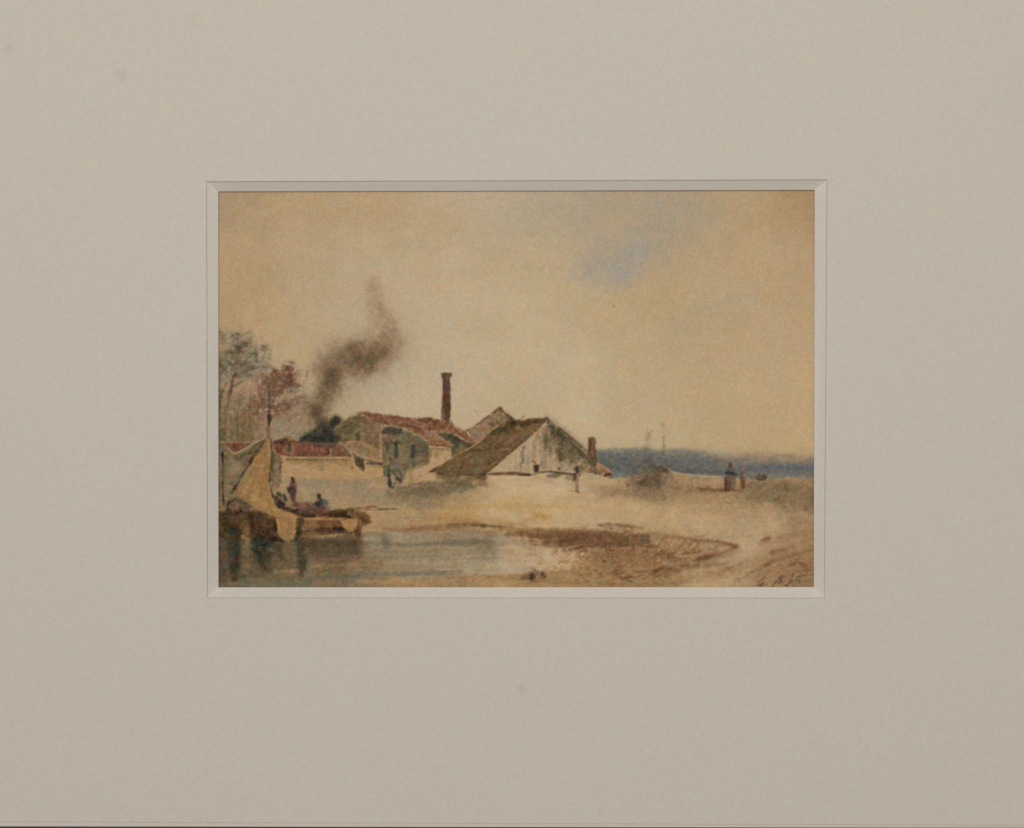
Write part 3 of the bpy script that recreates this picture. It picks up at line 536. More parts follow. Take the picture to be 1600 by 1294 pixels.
stroke([(513, 702), (513, 708)], 3, (70, 58, 42), .85, tag=True); stroke([(517, 702), (517, 712)], 3.4, (142, 120, 90), .8, tag=True); stroke([(523, 703), (524, 706)], 3, (98, 82, 56), .6); stroke([(512, 712), (520, 713)], 2.4, (154, 120, 72), .6)
P('painted_farmhouse', 'wall')
stroke([(440, 713), (470, 715), (545, 715)], [1.4, 1.8, 1.6], (174, 146, 100), .75, 1.2)
# ---- big red-roofed building
P('painted_factory', 'wall')
poly([(561, 646), (575, 652), (598, 666), (600, 730), (570, 718), (546, 704), (530, 692), (534, 680), (523, 668), (540, 657)], (124, 104, 78), .95, 1.5, 1.2, .2)
for pts, w, c, a in [([(560, 648), (540, 662), (528, 676)], [5, 9, 10], (94, 82, 58), .75), ([(557, 655), (545, 675)], 12, (102, 88, 66), .6), ([(534, 688), (545, 690)], 10, (88, 80, 58), .6), ([(575, 660), (580, 690)], 12, (134, 108, 82), .6), ([(590, 670), (590, 705)], 9, (132, 106, 78), .6), ([(552, 690), (575, 700)], 10, (146, 120, 86), .55), ([(588, 694), (590, 702)], 5, (112, 94, 66), .5),
                     ([(548, 692), (560, 692)], 5, (156, 124, 84), .5), ([(561, 652), (570, 660)], 5, (106, 88, 62), .6), ([(530, 668), (548, 656), (560, 646)], [1.6, 2, 1.6], (148, 124, 92), .6)]:
    stroke(pts, w, c, a, 2.4, 1.4, .3)
speck(60, 532, 652, 596, 712, [(98, 82, 58), (142, 114, 86), (116, 92, 80), (110, 100, 72)], 1.4, 3.6, .2, .5, 93)
P('painted_factory', 'window')
stroke([(559, 678), (559, 690)], [6, 7, 4], (84, 72, 52), .7, 1.6, tag=True)
P('painted_factory', 'wall')
poly([(531, 693), (536, 690), (572, 690), (596, 706), (598, 724), (570, 716), (550, 704)], (156, 126, 90), .7, 1.8, 1.2, .25)
stroke([(556, 694), (575, 706)], 7, (124, 108, 80), .6, 2); stroke([(531, 693), (545, 702), (566, 713), (598, 722)], [1.4, 2, 2, 2.4], (176, 146, 106), .75, 1.1); stroke([(540, 690), (560, 690), (580, 700)], 2.4, (170, 138, 94), .6, 1.2)
poly([(551, 708), (562, 713), (569, 719), (569, 733), (564, 735), (555, 726)], (92, 78, 62), .85, 1.2, .8, .2); stroke([(559, 716), (566, 727)], 6, (76, 68, 58), .7, 1.2); stroke([(568, 720), (568, 735)], 2, (96, 76, 50), .8); stroke([(550, 722), (551, 733)], 2.4, (140, 112, 76), .6)
stroke([(573, 724), (598, 725)], 4, (106, 80, 66), .85, 1); stroke([(575, 728), (600, 730)], 3, (148, 118, 86), .5, 1.5)
stroke([(596, 668), (595, 690), (595, 718)], [2, 3, 3], (174, 147, 116), .75, 1.4); stroke([(594, 667), (590, 656)], 3, (150, 116, 84), .5)
P('painted_factory', 'roof')
poly([(557, 645), (562, 643), (575, 645), (600, 648), (625, 652), (650, 654), (662, 653), (688, 655), (700, 659), (716, 668), (732, 679), (747, 692), (742, 696), (724, 685), (704, 676), (690, 674), (676, 682), (692, 690), (705, 696), (702, 698), (673, 697), (668, 689), (648, 679), (632, 671), (615, 664), (597, 664), (578, 653)], (142, 90, 64), .97, 1.2, .9, .2)
for pts, w, c, a in [([(565, 645), (585, 651), (600, 662)], [2, 3, 4], (126, 88, 58), .7), ([(576, 646), (605, 650), (640, 655)], [2, 4, 3], (122, 72, 50), .75), ([(600, 655), (606, 664)], 5, (106, 58, 42), .6), ([(618, 655), (640, 660)], 6, (150, 92, 72), .6), ([(630, 664), (655, 671)], [4, 5], (116, 64, 44), .75), ([(660, 656), (685, 660), (690, 666)], [4, 6, 5], (122, 74, 54), .75),
                     ([(648, 672), (680, 670)], [4, 6], (130, 80, 56), .6), ([(655, 678), (672, 686)], 6, (154, 100, 66), .7), ([(673, 690), (696, 693)], 7, (158, 112, 70), .8), ([(672, 684), (680, 688)], 5, (138, 86, 66), .6), ([(664, 674), (682, 674)], 3, (170, 128, 96), .7), ([(687, 668), (694, 670)], [4, 5, 3], (110, 66, 38), .8), ([(694, 672), (704, 672)], 3, (160, 110, 78), .6),
                     ([(700, 662), (716, 674), (735, 686)], [2, 4, 5], (152, 98, 64), .75), ([(735, 684), (744, 691)], 4, (112, 66, 48), .7), ([(663, 654), (675, 655), (690, 659)], [1.4, 2.4, 2], (104, 64, 44), .7), ([(608, 650), (614, 658), (626, 664)], 4, (156, 104, 74), .5), ([(612, 662), (640, 670), (668, 680)], [2, 4, 4], (152, 98, 66), .55), ([(560, 643), (566, 646)], 2, (166, 118, 92), .6)]:
    stroke(pts, w, c, a, 1.4, 1, .3)
speck(90, 600, 648, 700, 692, [(112, 62, 44), (160, 104, 76), (128, 78, 64), (148, 98, 60)], 1, 2.6, .25, .6, 94, test=lambda x, y: y > 646 + (x - 560) * .07 + 4 and y < 662 + (x - 597) * .38)
stroke([(690, 656), (705, 663), (722, 674)], [1, 1.6, 1.4], (178, 142, 108), .6, .9)
stroke([(668, 678), (684, 678), (700, 676)], [9, 12, 8], (160, 122, 90), .95, 2); stroke([(676, 684), (690, 688), (703, 694)], [8, 9, 6], (156, 110, 74), .9, 1.6)
stroke([(703, 672), (722, 682), (741, 693)], [4, 6, 5], (140, 94, 66), .9, 1.2)
P('painted_factory', 'wall')
poly([(684, 678), (694, 676), (706, 677), (722, 686), (740, 694), (746, 697), (738, 702), (722, 712), (704, 716), (702, 698), (708, 696)], (84, 77, 58), .95, 1.5, 1, .2)
stroke([(690, 678), (706, 680)], 4, (108, 92, 66), .7, 1.4); stroke([(704, 681), (722, 690)], [5, 6], (66, 64, 54), .7, 1.4); stroke([(722, 690), (742, 697)], [5, 4], (98, 72, 60), .6, 1.4); stroke([(704, 699), (714, 702)], 6, (98, 92, 80), .7, 1.6); stroke([(712, 708), (726, 700)], 8, (126, 104, 66), .7, 2); stroke([(722, 693), (728, 696)], 4, (72, 82, 66), .6)
poly([(673, 697), (703, 698), (706, 706), (706, 716), (690, 725), (672, 738), (671, 712)], (172, 143, 102), .95, 1.2, .8, .15)
stroke([(673, 697), (690, 696), (702, 698)], [1.6, 2.4, 2], (116, 82, 52), .85, .9); stroke([(675, 701), (700, 702)], 4, (134, 110, 88), .7, 1.5); stroke([(681, 706), (682, 716)], 5, (150, 116, 76), .5, 1.8); stroke([(676, 720), (690, 716)], 8, (182, 156, 116), .6, 2)
P('painted_annex', 'wall')
poly([(597, 667), (612, 665), (622, 667), (640, 675), (656, 683), (672, 692), (672, 726), (640, 738), (600, 744), (598, 715)], (112, 97, 73), .96, 1.2, 1, .2)
for pts, w, c, a in [([(628, 672), (632, 715)], 12, (122, 110, 82), .5), ([(650, 684), (666, 700), (666, 712)], 12, (106, 98, 78), .6), ([(658, 704), (668, 704)], 10, (96, 92, 74), .5), ([(634, 700), (636, 716)], 10, (130, 112, 78), .6), ([(626, 705), (628, 722)], 5, (142, 128, 104), .6), ([(602, 685), (620, 682)], 6, (120, 108, 82), .6), ([(602, 700), (602, 720)], 7, (118, 108, 84), .6), ([(612, 700), (613, 716)], 6, (126, 112, 96), .6), ([(645, 718), (668, 715)], 7, (136, 112, 82), .6), ([(640, 722), (652, 720)], 6, (104, 106, 76), .6),
                     ([(636, 680), (648, 690)], 8, (128, 104, 84), .4), ([(618, 722), (632, 722)], 6, (132, 124, 104), .6)]:
    stroke(pts, w, c, a, 2, 1.3, .3)
speck(50, 600, 672, 670, 728, [(96, 88, 66), (134, 122, 96), (112, 104, 72), (124, 102, 86)], 1.2, 3, .2, .5, 95)
stroke([(597, 667), (613, 664.5), (630, 669), (650, 679), (671, 690)], [1.4, 1.4, 1.6, 1.8, 2], (164, 136, 100), .7, 1.2); stroke([(671, 690), (671, 712), (671, 728)], 2, (160, 136, 100), .7, 1)
P('painted_annex', 'window')
stroke([(600, 674), (612, 675), (624, 674)], [7, 6, 8], (76, 64, 54), .8, 1.5, tag=True); stroke([(604, 671), (618, 670)], 3, (88, 80, 66), .7)
stroke([(603, 693), (606, 698)], [6, 6], (82, 72, 58), .7, 1.5, tag=True); stroke([(612, 692), (624, 692)], 5, (78, 74, 60), .8, 1.2, tag=True); stroke([(606, 696), (606, 704)], 4, (84, 74, 72), .7, 1.2); stroke([(619, 690), (619, 712)], [5, 6, 5], (66, 64, 48), .75, 1.5, tag=True); stroke([(618, 694), (620, 698)], 5, (44, 58, 40), .7)
stroke([(646, 698), (645, 713)], [7, 8, 6], (66, 60, 50), .8, 1.6, tag=True); stroke([(642, 702), (642, 706)], 3, (74, 84, 76), .6)
P('painted_annex', 'wall')
poly([(640, 733), (672, 724), (705, 716), (700, 728), (680, 742), (676, 754), (640, 756), (624, 760), (628, 738)], (176, 148, 108), .85, 2, 1.4, .2)
stroke([(645, 732), (660, 728)], 5, (150, 120, 86), .5, 2); stroke([(665, 745), (676, 748)], 8, (184, 158, 120), .5, 2); stroke([(641, 736), (642, 750)], 4, (148, 120, 86), .5, 1.6)
P('painted_factory', 'chimney')
poly([(691.5, 588), (703.5, 588), (704, 620), (704.5, 640), (703, 657), (701, 662), (697, 660), (690, 655), (690.5, 630), (692, 610)], (104, 72, 56), .97, 1.2, .6, .15)
for pts, w, c, a in [([(694, 598), (695, 614)], 5, (96, 64, 58), .6), ([(701, 600), (701, 615)], 4, (122, 86, 66), .5), ([(697, 618), (698, 632)], 7, (104, 70, 52), .7), ([(698, 632), (699, 650)], 6, (94, 68, 42), .7), ([(692, 640), (692, 655)], 4, (128, 110, 92), .75), ([(696, 652), (698, 658)], 4, (112, 94, 72), .6), ([(704, 657), (706, 664)], 4, (124, 98, 66), .7), ([(703, 636), (703, 644)], 3, (84, 62, 42), .6)]:
    stroke(pts, w, c, a, 1.2, .8, .2)
poly([(689, 583), (706, 583), (706.5, 587), (704, 590), (691, 590), (689.5, 586)], (92, 78, 56), .95, 1, .5, .1); stroke([(696, 583.5), (704, 584.5)], 2.5, (78, 66, 50), .6)
# ---- thatched shed with the wide roof
P('painted_shed', 'wall')
poly([(730, 673), (745, 662), (766, 648), (781, 638), (792, 645), (805, 657), (780, 668), (760, 682), (744, 698), (738, 690)], (138, 118, 92), .95, 1.2, .9, .25)
for pts, w, c, a in [([(730, 673), (750, 660), (768, 648), (781, 637)], [2.2, 2.4, 3, 2.6], (118, 82, 58), .85), ([(781, 638), (792, 648), (803, 657)], [3, 6, 7], (98, 72, 52), .85), ([(766, 660), (770, 666)], 6, (104, 82, 74), .65), ([(782, 645), (784, 660)], 7, (112, 104, 76), .6), ([(788, 652), (794, 656)], 5, (110, 92, 80), .6), ([(745, 672), (755, 668)], 8, (148, 118, 96), .6), ([(750, 678), (742, 690)], 8, (150, 124, 98), .5), ([(755, 662), (765, 656)], 6, (146, 130, 102), .6), ([(776, 655), (778, 662)], 5, (96, 92, 60), .6)]:
    stroke(pts, w, c, a, 1.4, 1, .25)
P('painted_shed', 'roof')
poly([(670, 738), (680, 731), (705, 717), (733, 702), (746, 693), (760, 678), (776, 666), (795, 657), (800, 658), (830, 654), (852, 654), (857, 655), (846, 668), (833, 680), (818, 694), (800, 708), (784, 722), (770, 734), (759, 743), (740, 743), (715, 742), (692, 740), (682, 739)], (108, 93, 69), .97, 1.2, .8, .2)
r_ = np.random.RandomState(8)
for _ in range(260):
    t = r_.rand(); s = r_.rand()
    x = 676 + t * 85 + s * (795 - 676 + (1 - t) * 0 ); y = 739 - s * 80 + t * 3
    x = 676 + 84 * t + s * (119 + 13 * t - 16 * t)
    l = r_.uniform(5, 16); c = [(90, 76, 56), (120, 103, 78), (98, 83, 66), (112, 94, 66), (126, 102, 80), (84, 74, 54), (134, 115, 90)][r_.randint(7)]
    if inside(np.array([x]), np.array([y]), [(684, 738), (733, 703), (776, 668), (800, 660), (850, 657), (815, 694), (759, 740)])[0]:
        stroke([(x, y), (x + l * .86, y - l * .6)], r_.uniform(1.4, 3.2), c, r_.uniform(.3, .6), 1.3, .9, .3)
for pts, w, c, a in [([(795, 660), (815, 662), (840, 658), (854, 656)], [5, 10, 6, 3], (70, 60, 46), .8), ([(770, 676), (800, 668)], [8, 12], (68, 66, 44), .7), ([(800, 656), (806, 660)], 8, (60, 58, 52), .6), ([(842, 656), (853, 655)], 3, (118, 76, 66), .7), ([(735, 703), (760, 703), (790, 698)], [4, 4, 2], (78, 68, 54), .6), ([(700, 722), (720, 718), (750, 722)], [3, 5, 4], (122, 100, 70), .5), ([(740, 716), (770, 712)], 8, (112, 98, 74), .5), ([(790, 690), (812, 682)], 9, (118, 98, 78), .5), ([(815, 676), (828, 672)], 6, (126, 106, 70), .6),
                     ([(680, 740), (705, 743), (730, 742), (758, 744)], [2.5, 3.5, 3, 4], (82, 60, 48), .85), ([(750, 745), (758, 741)], [5, 4], (80, 54, 42), .8), ([(671, 738), (682, 734), (694, 730)], [2.4, 3, 3], (104, 80, 58), .8), ([(716, 742), (728, 742)], 3, (66, 58, 52), .6), ([(765, 735), (790, 715), (815, 692)], [3, 4, 4], (86, 76, 52), .6), ([(760, 736), (752, 740)], 4, (92, 84, 62), .5), ([(730, 738), (750, 732)], 6, (114, 104, 80), .5)]:
    stroke(pts, w, c, a, 1.5, 1, .25)
stroke([(706, 714), (733, 701), (748, 691), (762, 677), (778, 665)], [1.2, 1.8, 2.4, 2.4, 1.4], (168, 140, 102), .75, 1)
P('painted_shed', 'wall')
poly([(759, 743), (770, 733), (785, 720), (800, 707), (818, 693), (834, 679), (846, 668), (856, 657), (870, 667), (890, 684), (908, 700), (926, 716), (940, 730), (952, 742), (920, 744), (880, 742), (845, 740), (800, 741)], (174, 152, 118), .97, 1.2, .8, .12)
stroke([(785, 735), (805, 720), (815, 708)], 14, (184, 160, 124), .6, 3)
for x, y0, y1, w, c, a in [(814, 707, 737, 3, (146, 128, 108), .7), (818, 700, 722, 5, (122, 112, 98), .7), (823, 712, 738, 4, (158, 146, 124), .6), (830, 690, 735, 4, (180, 154, 118), .6), (836, 688, 722, 3, (154, 132, 108), .6), (842, 686, 730, 4, (182, 158, 122), .6), (848, 690, 735, 4, (146, 130, 108), .6), (853, 690, 730, 4, (134, 120, 96), .6), (860, 705, 736, 6, (164, 146, 116), .5), (868, 715, 738, 7, (168, 150, 120), .5), (880, 722, 740, 6, (158, 138, 112), .5), (890, 722, 740, 5, (150, 136, 112), .5), (840, 668, 685, 5, (140, 122, 86), .6)]:
    stroke([(x, y0), (x - .5, y1)], w, c, a, 1.6, 1.1, .25)
poly([(856, 657), (872, 668), (892, 685), (910, 701), (928, 718), (946, 738), (930, 738), (905, 722), (884, 722), (876, 716), (870, 700), (862, 696), (852, 700), (848, 690), (848, 676)], (106, 94, 71), .74, 8, 3, .3)
for pts, w, c, a in [([(857, 660), (866, 672), (880, 686)], [6, 12, 9], (76, 66, 54), .8), ([(868, 668), (890, 690), (910, 708)], [4, 8, 6], (72, 70, 52), .75), ([(880, 694), (894, 702)], 12, (94, 92, 66), .6), ([(858, 692), (860, 712)], 6, (126, 112, 78), .6), ([(872, 704), (878, 716)], 9, (100, 92, 58), .6), ([(852, 684), (852, 700)], 8, (108, 94, 74), .6), ([(892, 716), (915, 722)], 10, (136, 112, 80), .6), ([(900, 730), (925, 734)], 12, (130, 112, 84), .6), ([(912, 712), (930, 726)], [5, 7], (80, 74, 56), .7), ([(924, 734), (938, 738)], 8, (108, 98, 70), .6), ([(900, 738), (906, 728)], 4, (152, 118, 90), .5), ([(846, 682), (836, 690)], 6, (148, 130, 98), .5)]:
    stroke(pts, w, c, a, 2, 1.5, .3)
speck(50, 855, 675, 940, 740, [(80, 72, 52), (116, 104, 74), (98, 92, 66), (130, 108, 82)], 1.4, 3.4, .2, .5, 96, test=lambda x, y: y > 662 + (x - 857) * .85)
for x, y0, y1, w, c, a in [(862, 664, 700, 3, (84, 74, 58), .5), (869, 672, 716, 3, (128, 114, 88), .5), (876, 678, 722, 3, (86, 78, 58), .5), (884, 686, 726, 3, (122, 108, 82), .5), (892, 692, 730, 3, (92, 84, 62), .5), (901, 698, 734, 3, (130, 114, 88), .5), (910, 706, 738, 3, (100, 90, 68), .5), (826, 704, 736, 2, (150, 130, 106), .6), (833, 696, 726, 2, (146, 126, 102), .6), (845, 680, 734, 2, (138, 120, 96), .6), (806, 716, 738, 2.4, (154, 134, 108), .6), (797, 722, 738, 2, (160, 140, 112), .5), (787, 728, 739, 2, (158, 138, 112), .5)]:
    stroke([(x, y0), (x - .5, y1)], w, c, a * .65, 1.8, 1.2, .3)
stroke([(762, 741), (800, 740), (828, 742)], [3, 5, 5], (112, 88, 64), .85, 1.2); stroke([(812, 742), (828, 742)], 3, (72, 54, 42), .8); stroke([(830, 742), (845, 738), (860, 737), (880, 740), (905, 742)], [2, 3, 3, 4, 3], (78, 66, 52), .8, 1.1); stroke([(855, 744), (875, 743)], [5, 8, 4], (96, 92, 80), .75, 1.6); stroke([(885, 746), (900, 748)], 7, (118, 108, 80), .6, 2); stroke([(920, 738), (938, 740)], 2.4, (96, 82, 60), .7)
stroke([(768, 737), (790, 716), (815, 696), (834, 680), (846, 668), (857, 655)], [1, 1.4, 1.8, 2.2, 2.2, 1.8], (166, 140, 110), .7, 1.3)
P('painted_shed', 'roof')
stroke([(856, 655), (872, 667), (892, 684), (912, 701), (930, 718), (938, 730)], [1.6, 2.4, 2.8, 2.8, 2.4, 2.4], (88, 77, 56), .75, 1.6, tag=True); stroke([(860, 654), (876, 665), (896, 683), (914, 699)], [1.4, 1.6, 1.6, 1.4], (172, 138, 104), .7, 1)
poly([(930, 721), (936, 722), (946, 730), (956, 740), (953, 744), (947, 744), (940, 736), (932, 732)], (160, 130, 104), .9, 1.2, .7, .15); stroke([(940, 734), (950, 740)], 4, (140, 104, 84), .7); stroke([(944, 743), (953, 741)], [4, 5], (92, 60, 48), .85); stroke([(938, 726), (948, 732), (956, 739)], 1.6, (178, 148, 112), .7); stroke([(942, 740), (944, 748)], 3, (166, 148, 108), .6)
P('painted_shed', 'chimney')
poly([(919.5, 685), (926, 683), (930.5, 685), (931, 700), (931.5, 715), (931, 728), (924, 720), (918, 711), (919, 698)], (108, 76, 56), .95, 1.1, .6, .2)
stroke([(922, 690), (922, 706)], 4, (92, 62, 46), .6); stroke([(928, 692), (929, 706)], 3, (122, 88, 64), .6); stroke([(920, 685), (930, 685)], 3, (112, 96, 66), .7); stroke([(928, 712), (930, 724)], 5, (110, 96, 78), .7); stroke([(924, 706), (928, 712)], 4, (138, 108, 66), .6)
P('painted_shed', 'door')
poly([(834, 727), (838, 725), (843, 727), (842, 738), (835, 738)], (84, 60, 38), .92, 1.2, .6, .1); stroke([(832, 720), (836, 723), (838, 726)], [4, 5, 3], (142, 112, 74), .8, 1); stroke([(843, 729), (843, 738), (836, 741)], 1.6, (176, 150, 112), .6)
# ---- ground in front of the shed
P('painted_beach')
for pts, w, c, a in [([(765, 752), (830, 752), (900, 756)], [8, 12, 8], (184, 160, 118), .7), ([(835, 745), (862, 752)], 5, (178, 140, 104), .5), ([(880, 755), (905, 757)], 6, (190, 168, 128), .6), ([(905, 757), (935, 758)], 5, (184, 160, 120), .5), ([(640, 757), (682, 756), (758, 747)], [4, 7, 5], (112, 98, 74), .6), ([(684, 745), (756, 748)], 6, (104, 92, 64), .7), ([(705, 756), (720, 756)], 6, (110, 92, 54), .6), ([(720, 763), (740, 764)], 5, (120, 116, 96), .6), ([(740, 752), (760, 760)], 8, (142, 116, 84), .5), ([(612, 762), (640, 764)], 5, (128, 116, 80), .6)]:
    stroke(pts, w, c, a, 2.4, 1.4, .25)
# ---- cart by the annex
P('painted_cart')
poly([(604, 716), (614, 717), (626, 728), (634, 738), (632, 752), (624, 758), (608, 762), (604, 745)], 0, tagonly=True)
blob(618, 742, 12, 13, (134, 122, 96), .6, 0, .6)
for pts, w, c, a in [([(607, 728), (608, 745), (609, 758)], [3, 5, 5], (62, 66, 46), .9), ([(609, 735), (613, 736)], 4, (78, 80, 56), .7), ([(614, 738), (619, 734), (625, 738), (628, 746), (625, 754)], [2.4, 3, 2.6, 3, 3], (90, 86, 66), .75), ([(618, 742), (619, 750)], 3.4, (86, 90, 66), .75), ([(621, 748), (625, 752)], [5, 6], (56, 66, 46), .85), ([(610, 717), (612, 723)], 4.5, (118, 70, 54), .85), ([(614, 724), (622, 728), (628, 732)], [4, 3.4, 2.4], (130, 124, 110), .75), ([(618, 730), (628, 733), (634, 728)], [1.8, 2, 1.6], (152, 116, 88), .7), ([(625, 740), (628, 744)], 4, (124, 88, 72), .6), ([(608, 759), (614, 762)], [3, 1.4], (84, 74, 50), .8),
                     ([(613, 745), (615, 751)], 4, (164, 138, 106), .7), ([(633, 736), (632, 748)], 3, (122, 112, 78), .6), ([(616, 756), (628, 755)], 2, (96, 90, 62), .7), ([(605, 716), (606, 730)], 3, (140, 130, 92), .6), ([(641, 726), (646, 730)], 5, (108, 112, 80), .5)]:
    stroke(pts, w, c, a, 1.2, .8, .2)
# ---- woman by the shed
P('painted_person', None, 1)
poly([(899, 730), (905, 730), (906, 742), (905, 752), (905, 770), (900, 770), (896, 752), (894, 744), (898, 740)], 0, tagonly=True)
for pts, w, c, a in [([(901, 731), (902, 737)], 5, (86, 76, 58), .8), ([(903, 742), (903, 752)], [4, 5, 4], (178, 150, 126), .85), ([(899, 743), (896, 751)], [4, 3], (106, 84, 56), .8), ([(894, 753), (893, 759)], 1.6, (150, 112, 84), .7), ([(888, 748), (888, 758)], 1.4, (150, 126, 94), .6), ([(902, 756), (902, 765)], 2, (150, 116, 92), .6), ([(901, 767), (904, 770)], [2, 3], (104, 74, 56), .6), ([(886, 766), (898, 768)], 1.5, (160, 122, 90), .35)]:
    stroke(pts, w, c, a, 1.1, .7, .15)
# ---- stranded boat and scrub on the dune
P('painted_wreck')
poly([(1012, 735), (1022, 722), (1036, 720), (1040, 730), (1046, 740), (1040, 756), (1024, 762), (1000, 764), (988, 758), (996, 748), (1006, 742)], 0, tagonly=True)
for x, y, rx, ry, c, a in [(1020, 748, 22, 14, (124, 104, 80), .7), (1026, 742, 14, 12, (112, 92, 66), .65), (1000, 755, 16, 9, (130, 106, 80), .65), (1004, 754, 6, 4, (86, 68, 54), .8), (1018, 728, 8, 6, (86, 88, 74), .7), (1025, 730, 6, 5, (76, 74, 56), .75), (1032, 728, 8, 6, (92, 86, 76), .7), (1014, 724, 6, 6, (96, 98, 88), .6), (1038, 736, 5, 5, (104, 82, 52), .75), (1025, 746, 5, 8, (104, 82, 50), .7), (1012, 736, 10, 6, (122, 108, 94), .5), (995, 746, 5, 3, (98, 82, 56), .7), (1020, 758, 12, 6, (116, 94, 70), .55), (1036, 748, 8, 6, (140, 112, 90), .5), (1030, 720, 10, 8, (116, 114, 104), .55), (1024, 710, 7, 8, (118, 112, 100), .5), (983, 757, 6, 3, (128, 92, 72), .5)]:
    blob(x, y, rx, ry, c, a, 0, .9, .3, wob=.5)
speck(50, 990, 720, 1046, 768, [(96, 76, 52), (118, 92, 70), (86, 82, 62), (140, 112, 86)], 1.2, 3, .25, .6, 97)
P('painted_wreck', 'mast')
for x, y0, y1, a in [(1036.5, 660, 735, .3), (1011, 672, 705, .22), (1014, 676, 690, .16), (1032, 700, 735, .22)]:
    stroke([(x, y0), (x + 1, y1)], 1.8, (120, 104, 76), a, 1.1, .8, .5, tag=True)
for x, y, q, a in [(1036, 663, 2.2, .55), (1010, 687, 2, .5), (1014, 678, 1.6, .5), (1038, 696, 2, .65), (1037, 684, 1.6, .4), (1018, 673, 2, .4), (1015, 682, 3, .3)]:
    blob(x, y, q, q * .8, (118, 100, 66), a * .75)
# ---- figures on the beach
P('painted_person', None, 2)
poly([(1138, 724), (1144, 724), (1146, 733), (1150, 740), (1152, 752), (1148, 766), (1134, 767), (1131, 752), (1135, 742), (1137, 733)], 0, tagonly=True)
for pts, w, c, a in [([(1141, 725), (1141, 730)], [3.4, 4], (106, 72, 58), .85), ([(1138, 729), (1138, 736)], 3, (140, 122, 104), .6), ([(1137, 738), (1144, 740)], [6, 6], (58, 56, 52), .9), ([(1141, 733), (1142, 737)], 5, (110, 108, 98), .7), ([(1148, 739), (1151, 743)], [4, 5], (92, 76, 68), .75), ([(1137, 744), (1136, 764)], [6, 9, 9], (128, 98, 80), .8), ([(1144, 746), (1146, 758)], [7, 8, 6], (142, 117, 92), .75), ([(1134, 748), (1134, 760)], 4, (104, 76, 66), .6), ([(1141, 752), (1140, 764)], 4, (122, 100, 80), .6), ([(1132, 766), (1140, 767)], [3, 3], (82, 68, 50), .8), ([(1143, 758), (1144, 764)], 3, (128, 92, 52), .7), ([(1152, 748), (1153, 756)], 5, (178, 156, 118), .7)]:
    stroke(pts, w, c, a, 1.1, .7, .15)
P('painted_person', None, 3)
poly([(1160, 732), (1166, 733), (1167, 742), (1166, 752), (1164, 763), (1158, 764), (1156, 750), (1158, 742)], 0, tagonly=True)
for pts, w, c, a in [([(1162, 733), (1163, 737)], 4, (166, 140, 108), .8), ([(1160, 739), (1165, 740)], 3, (116, 92, 70), .7), ([(1163, 743), (1164, 748)], 5, (172, 150, 122), .8), ([(1159, 741), (1157, 747)], 2.4, (110, 84, 64), .7), ([(1161, 748), (1161, 762)], [6, 7, 6], (142, 98, 60), .85), ([(1159, 752), (1160, 764)], 3, (112, 74, 46), .7), ([(1167, 746), (1167, 756)], 2, (186, 158, 116), .6)]:
    stroke(pts, w, c, a, 1, .7, .15)
P('painted_beach')
stroke([(1090, 764), (1125, 766), (1160, 767)], [2, 4, 2], (112, 82, 60), .6, 1.4)
P('painted_rowing_boat')
poly([(1181, 744), (1186, 742), (1194, 743), (1199, 742), (1197, 749), (1186, 750), (1182, 749)], (112, 84, 66), .85, 1.2, .8, .2)
stroke([(1183, 747), (1184, 749)], 3, (138, 86, 52), .7); stroke([(1193, 742), (1195, 747)], 4, (84, 82, 52), .8); stroke([(1184, 750), (1196, 750)], 1.8, (76, 62, 46), .8); stroke([(1186, 740), (1188, 745)], 3, (104, 84, 78), .7)
# ---- reflections of the boats
P('painted_reflection')
poly([(336, 842), (380, 845), (440, 846), (470, 842), (548, 838), (560, 842), (562, 862), (540, 876), (480, 886), (462, 890), (440, 892), (380, 905), (336, 912)], 0, tagonly=True)
for pts, w, c, a in [([(346, 835), (348, 908)], [12, 18, 14], (98, 80, 60), .7), ([(366, 835), (366, 870), (367, 902)], [20, 22, 14], (56, 52, 38), .85), ([(384, 835), (385, 890)], [12, 14, 10], (132, 106, 72), .75), ([(404, 842), (410, 868), (416, 888)], [22, 26, 14], (54, 50, 38), .85), ([(430, 848), (440, 870)], [14, 20, 8], (78, 68, 50), .7), ([(452, 850), (454, 880)], [16, 18, 8], (120, 98, 66), .75), ([(470, 840), (471, 870), (473, 898)], [12, 14, 8], (68, 60, 48), .85), ([(470, 870), (476, 890)], [10, 6], (84, 84, 58), .6),
                     ([(480, 848), (520, 850), (560, 848)], [12, 16, 10], (90, 72, 48), .75), ([(490, 864), (530, 866), (560, 860)], [10, 12, 8], (102, 82, 60), .65), ([(480, 842), (548, 842)], 3, (134, 108, 86), .5), ([(556, 850), (558, 866)], [9, 8], (88, 72, 58), .6), ([(352, 895), (380, 900)], 12, (90, 78, 56), .5), ([(420, 880), (440, 890)], 10, (110, 94, 64), .5), ([(395, 870), (396, 900)], 10, (110, 92, 64), .5), ([(500, 876), (545, 872)], 5, (136, 104, 76), .5), ([(345, 850), (352, 880)], 6, (112, 78, 62), .4)]:
    stroke(pts, w, c, a, 3, 2, .35)
for _ in range(60):
    x = rng.uniform(342, 560); y = rng.uniform(846, 905); l = rng.uniform(6, 22)
    stroke([(x, y), (x + l, y + rng.uniform(-.6, .6))], rng.uniform(1, 2.4), [(70, 62, 46), (120, 98, 68), (92, 82, 64), (136, 110, 80), (86, 90, 72)][rng.randint(5)], rng.uniform(.2, .45), 1.3, .8, .3)
